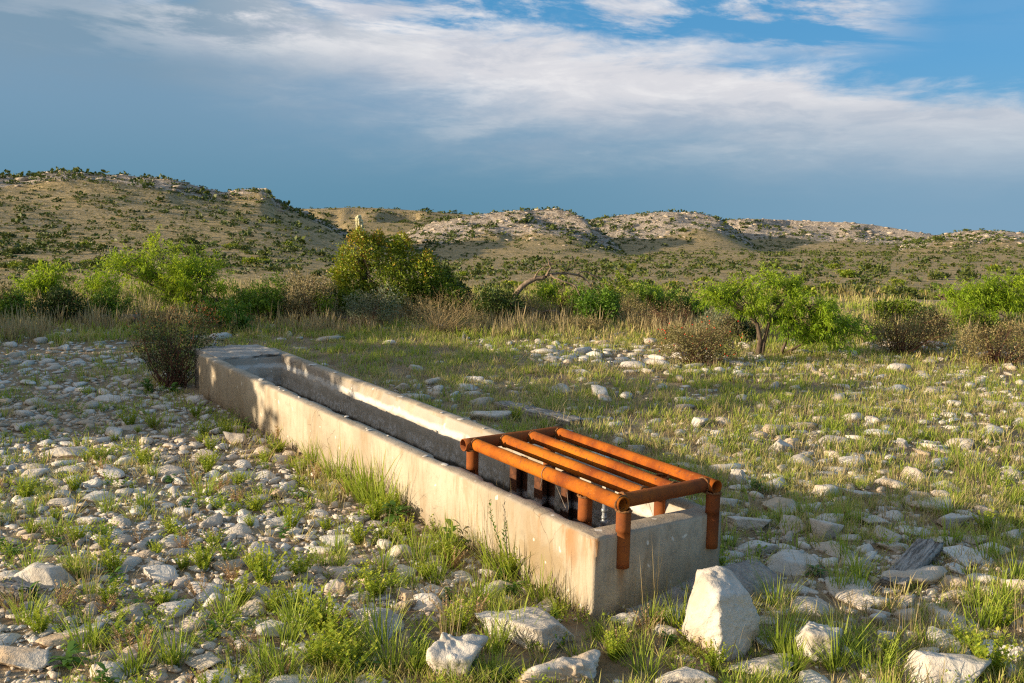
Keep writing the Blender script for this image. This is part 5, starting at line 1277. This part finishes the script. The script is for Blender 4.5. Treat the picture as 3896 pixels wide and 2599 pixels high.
def yucca():
    b = G(905, 738) + np.array([0, 0.85, 0]); o = empty('yucca', (0, 0, 0)); c = at(836, 600, b[1]); base = np.array([c[0], b[1], gz(c[0], b[1])]); o.location = base
    tag(o, 'flowering yucca with a tall cream flower stalk rising from the big juniper', 'yucca'); rg = np.random.default_rng(5); c = c - base
    mb = MB(); tube(mb, np.array([[0, 0, -.05], c * [.5, 1, .5], c]), [.07, .065, .06], 8); obj('trunk', mb.mesh('trunk', M_BARK, True), o)
    def blades(n, zmin, zmax, L, w, mat, nm, tb):
        mb = MB()
        for k in range(n):
            a = rg.uniform(0, 6.28); e = rg.uniform(zmin, zmax); d = np.array([math.cos(a) * math.cos(e), math.sin(a) * math.cos(e), math.sin(e)]); s = np.cross(d, [0, 0, 1.0]); s /= np.linalg.norm(s) + 1e-6; l = L * rg.uniform(.7, 1.1)
            p = c + d * .03; q = p + d * l * .6; e_ = p + d * l - np.array([0, 0, .04])
            mb.add([p - s * w, p + s * w, q - s * w * .8, q + s * w * .8, e_], [np.array([[0, 1, 3, 2]]), np.array([[2, 3, 4]])], tint=np.clip(rg.normal(tb, .2), 0, 1))
        obj(nm, mb.mesh(nm, mat), o)
    blades(150, -.15, 1.45, .36, .010, M_YUC, 'leaf_rosette', .45); blades(90, -1.5, -.3, .30, .010, M_YDEAD, 'dead_leaf_skirt', .5)
    top = at(822, 492, b[1]) - base; mb = MB(); st = bez(c, (c + top) / 2 + [.02, 0, 0], top, 8); tube(mb, st, np.linspace(.014, .007, 8), 6); obj('flower_stalk', mb.mesh('flower_stalk', M_YDEAD, True), o)
    mb = MB(); V, F = ico(1)
    for k in range(150):
        q = rg.uniform(.36, 1.0); p = bez(c, (c + top) / 2 + [.02, 0, 0], top, 50)[int(q * 49)]; a = rg.uniform(0, 6.28); rr = .085 * (1.15 - q) + .04
        mb.add(V * np.array([.024, .024, .034]) * rg.uniform(.8, 1.3) + p + np.array([math.cos(a) * rr * rg.random() ** .5, math.sin(a) * rr * rg.random() ** .5, -.02]), F, tint=rg.random())
    obj('flower_cluster', mb.mesh('flower_cluster', M_CREAM, True), o)
yucca()
# dead mesquite bending to the right
def dead_tree():
    b = G(1178, 742); o = empty('dead_mesquite', b); tag(o, 'bare dead mesquite with a dark trunk arching to the right', 'tree'); rg = np.random.default_rng(8)
    def T(pts): return np.array([at(x, y, b[1] + d) - b for x, y, d in pts])
    def sm(P, n=14):
        t_ = np.linspace(0, len(P) - 1, n); q = np.stack([np.interp(t_, np.arange(len(P)), P[:, k]) for k in range(3)], 1); return q + rg.normal(0, .008, q.shape)
    mb = MB(); main = sm(T([(1180, 745, 0), (1170, 715, 0), (1178, 685, 0), (1195, 660, 0), (1222, 642, .05), (1255, 633, .05)])); tube(mb, main, np.linspace(.075, .04, 14), 8); obj('trunk', mb.mesh('trunk', M_DEADWOOD, True), o)
    for pts, ra in (([(1255, 633, 0), (1262, 615, 0), (1258, 595, 0)], .03), ([(1258, 632, 0), (1285, 625, .1), (1330, 632, .2), (1352, 650, .2), (1365, 690, .2)], .03), ([(1225, 642, 0), (1235, 622, 0), (1252, 612, 0)], .02), ([(1262, 632, 0), (1290, 645, -.1), (1320, 655, -.1), (1340, 700, -.1)], .022),
                    ([(1180, 720, 0), (1215, 705, -.1), (1240, 718, -.1), (1262, 738, -.1)], .035), ([(1240, 718, -.1), (1275, 712, -.2), (1300, 740, -.2)], .028), ([(1320, 630, .2), (1345, 622, .2), (1370, 640, .2), (1385, 660, .2)], .016), ([(1290, 626, .1), (1305, 612, .1), (1320, 606, .1)], .012)):
        mb = MB(); P = sm(T(pts), 10); tube(mb, P, np.linspace(ra, ra * .35, 10), 6)
        for k in range(9):
            p = P[rg.integers(3, 10)]; q = p + (unit(1, rg)[0] + [.3, 0, .1]) * rg.uniform(.12, .3); tube(mb, np.array([p, (p + q) / 2 + rg.normal(0, .015, 3), q]), [.007, .005, .003], 3, False)
        obj('branch', mb.mesh('branch', M_DEADWOOD, True), o)
dead_tree()
for (gx, gy, spec, args) in [
    (1150, 745, [(1085, 1160, 650, 740), (1130, 1200, 660, 742)], dict(label='dark green undergrowth left of the dead mesquite trunk', nleaf=3200, ll=.06, lw=.012, m=M_JUN_D, s=30)),
    (1270, 738, [(1215, 1290, 650, 730), (1260, 1330, 640, 725)], dict(label='light green mesquite bush behind the dead mesquite branches', nleaf=2600, ll=.09, lw=.011, m=M_MESQ, s=31, kind='frond', back=.8)),
    (1370, 752, [(1320, 1385, 670, 748), (1365, 1425, 660, 748)], dict(label='dark leafy shrub right below the dead mesquite branches', nleaf=4200, ll=.055, lw=.013, m=M_MESQ_D, s=32, tb=.25)),
    (1412, 738, [(1380, 1445, 620, 720)], dict(label='sparse yellow-green juniper right of the dead mesquite', nleaf=1900, ll=.055, lw=.012, m=M_JUN, s=33, gap=.4, back=.6)),
    (1500, 742, [(1425, 1510, 645, 730), (1490, 1560, 655, 738)], dict(label='mid-green shrub between the sparse juniper and the berry bush', nleaf=2800, ll=.085, lw=.011, m=M_MESQ_D, s=34, kind='frond', tb=.7, back=.5)),
    (1540, 762, [(1440, 1530, 690, 758), (1510, 1590, 680, 758)], dict(label='bare brown twiggy brush left of the berry bush', nleaf=1500, ll=.03, lw=.007, m=M_BROWNSH, s=35, wood=M_REDTWIG, nst=70, tw=300)),
    (1340, 762, [(1270, 1400, 730, 762)], dict(label='low grassy brush under the dead mesquite branches', nleaf=1400, ll=.07, lw=.007, m=M_BROWNSH, s=36, wood=M_STRAW, nst=50, tw=120)),
    (2060, 815, [(1985, 2090, 715, 812), (2060, 2205, 705, 812)], dict(label='wide grey-brown brush right of the mesquite with the forked trunk', nleaf=5200, ll=.032, lw=.008, m=M_BROWNSH, s=37, wood=M_REDTWIG, nst=110, tw=420, tb=.45)),
    (2285, 838, [(2190, 2290, 740, 835), (2260, 2390, 728, 838)], dict(label='grey-brown brush at the right edge of the flat', nleaf=4600, ll=.032, lw=.008, m=M_BROWNSH, s=38, wood=M_REDTWIG, nst=90, tw=380, tb=.55)),
    (2050, 742, [(1992, 2060, 692, 735), (2040, 2115, 690, 735)], dict(label='low dark green mound behind the wide grey-brown brush', nleaf=2400, ll=.075, lw=.014, m=M_JUN, s=39, tb=.35)),
    (1660, 775, [(1600, 1720, 705, 772)], dict(label='pale grey-green brush behind the berry bush', nleaf=2600, ll=.04, lw=.008, m=M_SAGE, s=40, wood=M_STRAW, nst=60, tw=160)),
    (1480, 735, [(1440, 1480, 650, 700), (1470, 1560, 660, 720)], dict(label='bright green low mesquite behind the twiggy brown brush', nleaf=1300, ll=.09, lw=.011, m=M_MESQ, s=41, kind='frond', back=1.2)),
    (20, 735, [(-40, 30, 640, 720), (10, 60, 660, 720)], dict(label='olive brush at the extreme left edge of the flat', nleaf=1500, ll=.06, lw=.01, m=M_BROWNSH, s=42, tb=.3)),
    (330, 715, [(280, 370, 650, 700), (345, 420, 655, 700)], dict(label='dull green low brush behind the lime-green mesquite', nleaf=1500, ll=.06, lw=.01, m=M_JUN, s=43, tb=.5, back=1.5)),
]:
    base = G(gx, gy) + np.array([0, args.get('back', 0), 0]); base[2] = gz(base[0], base[1])
    nm = 'mesquite_bush' if args.get('kind') else ('twiggy_brush' if args['m'] in (M_BROWNSH, M_SAGE) else 'green_shrub')
    shrub(nm, args['label'], 'shrub', base, lob(base, spec), args['nleaf'], args['ll'], args['lw'], args['m'], args.get('wood', M_BARK), args.get('nst', 20), .009, args.get('kind', 'leaf'), args.get('tw', 200 if args.get('kind') else 70), .26, args['s'], args.get('gap', .15), 4, tb=args.get('tb', .5))
rgk = np.random.default_rng(99)
FILL = [(250, 'left of the lime-green mesquite'), (500, 'right behind the lime-green mesquite'), (575, 'behind the low deep green shrub'), (650, 'left behind the red-tinged shrub'), (745, 'left behind the big juniper'), (800, 'at the left foot of the big juniper'), (950, 'at the right foot of the big juniper'), (1075, 'between the dark juniper and the dead mesquite'), (1130, 'before the dark undergrowth'),
        (1215, 'behind the dead mesquite trunk'), (1300, 'under the dead mesquite branches'), (1345, 'behind the dead mesquite branch tips'), (1450, 'behind the sparse yellow-green juniper'), (1530, 'behind the mid-green shrub'), (1590, 'left behind the berry bush'), (1690, 'between berry bush and forked mesquite'), (1840, 'behind the forked mesquite'), (1940, 'right of the forked mesquite'), (2130, 'behind the wide grey-brown brush'), (2240, 'before the right-edge mesquite'), (30, 'at the left edge of the flat'), (140, 'below the small loose mesquite')]
KINDS_ = [('deep green', M_MESQ_D, M_BARK, 'frond', .07, .009, 3000), ('dull olive', M_JUN, M_BARK, 'leaf', .05, .011, 3600), ('brown twiggy', M_BROWNSH, M_REDTWIG, 'leaf', .032, .008, 2600), ('dark green', M_JUN_D, M_BARK, 'leaf', .055, .012, 3600), ('grey-brown', M_BROWNSH, M_STRAW, 'leaf', .03, .008, 2600)]
for i, (vx_, where) in enumerate(FILL):
    g_ = G(vx_, 748 if vx_ < 1650 else 790); back = (0.5, 1.1, 0.8)[i % 3]; base = np.array([g_[0] * (1 + back / g_[1]), g_[1] + back, 0]); base[2] = gz(base[0], base[1])
    nm_, ml, mw, kd, ll_, lw_, nl = KINDS_[(i * 3 + i // 4) % 5]; top = rgk.uniform(650, 685) if vx_ < 1650 else rgk.uniform(700, 735); w_ = rgk.uniform(45, 72)
    bot = 735 if vx_ < 1650 else 785
    shrub('thicket_brush', f'{nm_} thicket brush {where}', 'shrub', base, lob(base, [(vx_ - w_, vx_ + w_ * .25, top + 18, bot), (vx_ - w_ * .3, vx_ + w_, top + rgk.uniform(0, 25), bot), (vx_ - w_ * .5, vx_ + w_ * .4, top, bot - 25)]), nl, ll_, lw_, ml, mw, 46, .008, kd, 260, .26, 300 + i, .2, 4, tb=.45, group='thicket along the back of the flat')
# the mesquite with the forked trunk on the right
b = G(1745, 818)
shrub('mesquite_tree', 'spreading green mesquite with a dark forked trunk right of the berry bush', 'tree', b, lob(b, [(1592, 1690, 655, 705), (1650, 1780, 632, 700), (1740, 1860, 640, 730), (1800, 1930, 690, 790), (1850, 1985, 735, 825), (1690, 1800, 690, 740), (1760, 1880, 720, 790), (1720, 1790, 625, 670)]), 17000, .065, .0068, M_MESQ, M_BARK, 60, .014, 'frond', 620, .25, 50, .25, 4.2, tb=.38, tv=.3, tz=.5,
      trunk=[(tr(b, [(1738, 822, 0), (1745, 780, 0), (1738, 745, 0), (1715, 715, 0), (1680, 690, 0), (1640, 680, 0)]), .045, .014), (tr(b, [(1748, 820, 0), (1752, 790, 0), (1765, 740, .05), (1790, 700, .1), (1810, 670, .1)]), .038, .012), (tr(b, [(1790, 818, 0), (1805, 780, 0), (1815, 740, .1), (1850, 700, .1)]), .03, .012), (tr(b, [(1760, 815, 0), (1800, 812, 0), (1840, 790, 0), (1890, 780, 0)]), .025, .01)], parts=TREE)
b = G(2295, 768)
shrub('mesquite_tree', 'bright green mesquite at the right edge behind the brush', 'tree', b + [0, 1.0, 0], lob(b + [0, 1.0, 0], [(2150, 2240, 660, 715), (2210, 2330, 640, 720), (2290, 2420, 615, 720), (2180, 2290, 690, 745), (2300, 2400, 690, 750)]), 12000, .085, .008, M_MESQ, M_BARK, 40, .016, 'frond', 420, .34, 51, .25, 3.4, tb=.5, trunk=[(tr(b, [(2300, 775, 1), (2270, 745, 1), (2235, 705, 1), (2200, 685, 1)]), .035, .012), (tr(b, [(2310, 775, 1), (2320, 720, 1), (2340, 680, 1)]), .035, .014)], parts=TREE)
# berry bush
def berries(o, rg):
    L = lob(np.array(o.location), [(1492, 1600, 735, 828), (1580, 1712, 725, 830)]); P, N = lobe_points(L, 60, rg, .15); mb = MB(); V, F = ico(1)
    for p in P: mb.add(V * .011 + p, F, tint=rg.random())
    obj('berries', mb.mesh('berries', M_BERRY, True), o)
b = G(1600, 838)
shrub('berry_bush', 'rounded thorny bush dotted with red berries left of the forked mesquite', 'shrub', b, lob(b, [(1492, 1600, 735, 832), (1580, 1712, 725, 836), (1540, 1660, 760, 838)]), 8000, .026, .008, M_BROWNSH, M_REDTWIG, 80, .008, 'leaf', 420, .2, 52, .05, 5, tb=.30, extra=berries)
# trees outside the picture on the left, whose shade falls across the flat
for i, (x, y, h, w, lab) in enumerate([(-12.6, 10.9, 3.15, 2.0, 'nearer of two'), (-15.5, 14.2, 3.4, 2.3, 'farther of two'), (-10.6, 8.75, 3.5, 1.25, 'smallest')]):
    b = np.array([x, y, gz(x, y)])
    shrub('mesquite_tree', f'mesquite beyond the left edge of the picture, {lab}', 'tree', b, [(0, 0, h * .70, w, w, h * .30), (w * .5, w * .3, h * .55, w * .7, w * .7, h * .25), (-w * .4, -w * .5, h * .55, w * .7, w * .7, h * .26), (0.2, .6 * w, h * .4, w * .6, w * .6, h * .3)], 7000 if i < 2 else 3600, .20, .11 if i < 2 else .05, M_MESQ_D, M_BARK, 24, .03, 'frond', 260, .5, 70 + i, .0 if i < 2 else .25, 2.5, parts=TREE)


# ------------------------------------------------------------------ brush on the plain and the hills
def seen(x, y, z):
    """is the top of each thing in sight of the camera over the terrain?"""
    r = np.hypot(x, y); sl_ = (z - CAM_H) / r; ok = np.ones(len(x), bool)
    for q in np.linspace(.2, .985, 26):
        h = terrain(x * q, y * q)[0]; ok &= (h - CAM_H) / (r * q) < sl_
    return ok
def bush_t(n, seed, ll, lw, flat=.7, spiky=False):
    rg = np.random.default_rng(seed); mb = MB()
    if spiky:
        for k in range(n):
            a = rg.uniform(0, 6.28); e = rg.uniform(.05, 1.5); d = np.array([math.cos(a) * math.cos(e), math.sin(a) * math.cos(e), math.sin(e)]); s = np.cross(d, [0, 0, 1]); s /= np.linalg.norm(s) + 1e-6; s *= lw
            c = np.array([0, 0, .35]); mb.add([c - s, c + s, c + d * .75], np.array([[0, 1, 2]]), lt=rg.random())
        return mb.data()
    lobes = [(0, 0, .42 * flat, .8, .8, .45 * flat)] + [(rg.uniform(-.55, .55), rg.uniform(-.55, .55), rg.uniform(.3, .65) * flat, rg.uniform(.3, .5), rg.uniform(.3, .5), rg.uniform(.25, .4) * flat) for _ in range(4)]
    P, N = lobe_points(lobes, n, rg, .3, .1, 2.5, seed); leaf_cloud(mb, P, N, ll, lw, rg, 'leaf', .5, .22, .5, seed)
    V, Fs, A = mb.data(); A['lt'] = A.pop('tint'); return V, Fs, A
def with_lt(me_args):
    V, Fs, A = me_args; return V, Fs, {'tint': A['lt']}
def hill_veg():
    n = 36000; a = np.radians(RNG.uniform(-31, 31, n)); r = np.where(RNG.random(n) < .38, 36 * (320 / 36) ** RNG.random(n), RNG.uniform(130, 560, n))
    far_ = RNG.random(n) < .12; r = np.where(far_, RNG.uniform(600, 840, n), r)
    x, y = r * np.sin(a), r * np.cos(a); z, rock = terrain(x, y)
    dens = .50 + .35 * fbm(x / 26, y / 26, 101, 3) + .30 * sstep(0.15, .6, rock) * (r > 285) + .25 * far_
    dens = dens * np.where(r < 120, .26, np.where((r < 330) & (rock < .2) & (np.degrees(a) > -12), .30, 1.0)) * np.where((r < 330) & (np.degrees(a) < -12) & (r > 100), .8, 1.0)
    k = RNG.random(n) < dens; x, y, z, r, rock, a = x[k], y[k], z[k], r[k], rock[k], a[k]
    size = np.clip(np.exp(RNG.normal(-.35, .42, len(x))), .28, 1.8) * (0.60 + .40 * sstep(40, 200, r)); size = np.where(r > 600, size * 1.7, size); size = np.where(rock > .3, size * 1.15, size * .82)
    v = seen(x, y, z + size * .9); x, y, z, r, rock, a, size = (q[v] for q in (x, y, z, r, rock, a, size))
    o_ = np.argsort(-size / r); ind, rest = o_[:285], o_[285:]
    big = [bush_t(420, 700 + i, .20, .060) for i in range(6)]; ms = [build_mesh('hillside_bush', *with_lt(b_)[:2], M_HILL if i % 3 else M_JUN, False, with_lt(b_)[2]) for i, b_ in enumerate(big)]
    marks = [(60, 'left picture edge'), (205, 'spindly young mesquite'), (400, 'lime-green mesquite'), (600, 'low deep green shrub'), (705, 'red-tinged shrub'), (822, 'yucca flower stalk'), (930, 'big juniper'), (1040, 'straw-coloured bush'), (1180, 'dead mesquite trunk'), (1300, 'dead mesquite branches'),
             (1412, 'sparse yellow-green juniper'), (1500, 'twiggy brown brush'), (1600, 'berry bush'), (1750, 'forked mesquite trunk'), (1900, 'forked mesquite right side'), (2060, 'wide grey-brown brush'), (2200, 'right-edge mesquite'), (2330, 'right picture edge')]
    ordn = ['topmost', 'second', 'third', 'fourth', 'fifth', 'sixth', 'seventh', 'eighth', 'ninth', 'tenth', 'eleventh', 'twelfth', 'thirteenth', 'fourteenth', 'fifteenth', 'sixteenth', 'seventeenth', 'eighteenth', 'nineteenth', 'twentieth', 'twenty-first', 'twenty-second', 'twenty-third', 'twenty-fourth', 'twenty-fifth', 'twenty-sixth', 'twenty-seventh', 'twenty-eighth', 'twenty-ninth', 'thirtieth'] + [a_ + b_ for a_ in ('thirty-', 'forty-', 'fifty-') for b_ in ('first', 'second', 'third', 'fourth', 'fifth', 'sixth', 'seventh', 'eighth', 'ninth')]
    cells = {}; ang = (z - CAM_H) / r; lab_ = {}
    for q in ind:
        vx = CX + FV * math.tan(a[q]); k = int(np.argmin([abs(m_[0] - vx) for m_ in marks])); cells.setdefault(k, []).append((-ang[q], q))
    for k, v in cells.items():
        for n_, (_, q) in enumerate(sorted(v)): lab_[q] = f'far dark green bush, {ordn[n_]} from the top above the {marks[k][1]}' if n_ else f'topmost far dark green bush above the {marks[k][1]}'
    for i, q in enumerate(ind):
        o = obj('hillside_bush', ms[i % 6]); o.location = (x[q], y[q], z[q] - .04 * size[q]); s = size[q]; o.scale = (s * RNG.uniform(.9, 1.4), s * RNG.uniform(.9, 1.3), s * RNG.uniform(.8, 1.2)); o.rotation_euler = (0, 0, RNG.uniform(0, 6.28))
        vx = CX + FV * math.tan(a[q])
        if r[q] < 95: g = ('dark green bush dotting the near plain just behind the shrub belt', 'bushes on the near plain')
        elif vx < 820: g = ('dark green bush dotting the long slope of the left hill', 'bushes on the left hill')
        elif r[q] < 300: g = ('dark green bush dotting the middle plain below the centre and right hills', 'bushes on the middle plain')
        elif vx < 1400: g = ('dark green bush on the pale rounded centre hill', 'bushes on the centre hill')
        else: g = ('dark green bush on the rocky hills at the right', 'bushes on the right hills')
        tag(o, lab_[q], 'bush', g[1])
    m = len(rest); T = [bush_t(24, 720 + i, .58, .23) for i in range(8)]; s = size[rest]
    me = merge('distant_brush', T, RNG.integers(0, 8, m), np.stack([x[rest], y[rest], z[rest] - .05 * s], 1), RNG.uniform(0, 6.28, m), np.stack([s * RNG.uniform(.9, 1.4, m), s * 1.1, s * RNG.uniform(.75, 1.2, m)], 1), M_HILL, False, RNG.uniform(.1, .9, m))
    tag(obj('distant_brush', me), 'far-off dark green brush speckling the hills', 'brush', None, 'stuff'); print('bushes', m)
    # yucca and bunch grass speckling the plain
    n = 9000; a = np.radians(RNG.uniform(-31, 31, n)); r = 30 * (420 / 30) ** (RNG.random(n) ** .8); x, y = r * np.sin(a), r * np.cos(a); z, rock = terrain(x, y); k = (RNG.random(n) < .45 + .5 * fbm(x / 15, y / 15, 111, 2)) & seen(x, y, z + .4); x, y, z, r = x[k], y[k], z[k], r[k]; m = len(x)
    T = [bush_t(12, 740 + i, .4, .07, spiky=True) for i in range(5)]; s = RNG.uniform(.25, .65, m) * (.75 + .5 * sstep(60, 250, r))
    me = merge('plain_scrub', T, RNG.integers(0, 5, m), np.stack([x, y, z], 1), RNG.uniform(0, 6.28, m), s, M_YUC, False, RNG.uniform(0, .8, m))
    tag(obj('plain_scrub', me), 'small spiky yuccas and bunch grass speckling the plain', 'scrub', None, 'stuff'); print('scrub', m)
    # broken rock on the crests
    n = 16000; a = np.radians(RNG.uniform(-31, 31, n)); r = RNG.uniform(200, 600, n); x, y = r * np.sin(a), r * np.cos(a); z, rock = terrain(x, y); k = (RNG.random(n) < rock * .7) & seen(x, y, z + .6); x, y, z = x[k], y[k], z[k]; m = len(x)
    T = [rock_shape(760 + i, 1, 7, .12, 60, .4) for i in range(10)]; s = np.clip(np.exp(RNG.normal(-.95, .5, m)), .18, 1.3)
    me = merge('outcrop_rocks', T, RNG.integers(0, 10, m), np.stack([x, y, z + s * .05], 1), RNG.uniform(-.4, .4, m), np.stack([s * 1.9, s, s * .6], 1), M_OUTCROP, False)
    tag(obj('outcrop_rocks', me), 'broken pale limestone strewn over the hill crests', 'rubble', None, 'stuff'); print('outcrop', m)
hill_veg()
def bluff():
    d = 322.0; o = empty('rock_bluff', (0, 0, 0)); c = at(592, 446, d); c[2] = at(592, 462, d)[2]; o.location = c
    tag(o, 'pale layered rock bluff jutting out at the right end of the left hill', 'bluff'); s = px(d)
    for i, (dx, dz, w, h) in enumerate([(-48, 8, 40, 16), (-22, 16, 44, 20), (2, 20, 40, 30), (16, 14, 32, 40), (24, 2, 22, 34), (-8, 2, 50, 30), (-34, 0, 44, 20), (10, 33, 34, 10), (-16, 29, 30, 9)]):
        V, F = rock_shape(800 + i, 3, 12, .10); V = V * np.array([w * s * .5, w * s * .45, h * s * .5]) + np.array([dx * s, (i % 3) * .8, dz * s * .75])
        obj('rock_block', build_mesh('rock_block', V, F, M_OUTCROP, False, {'tint': np.full(len(V), (i % 5) / 5)}), o)
bluff()
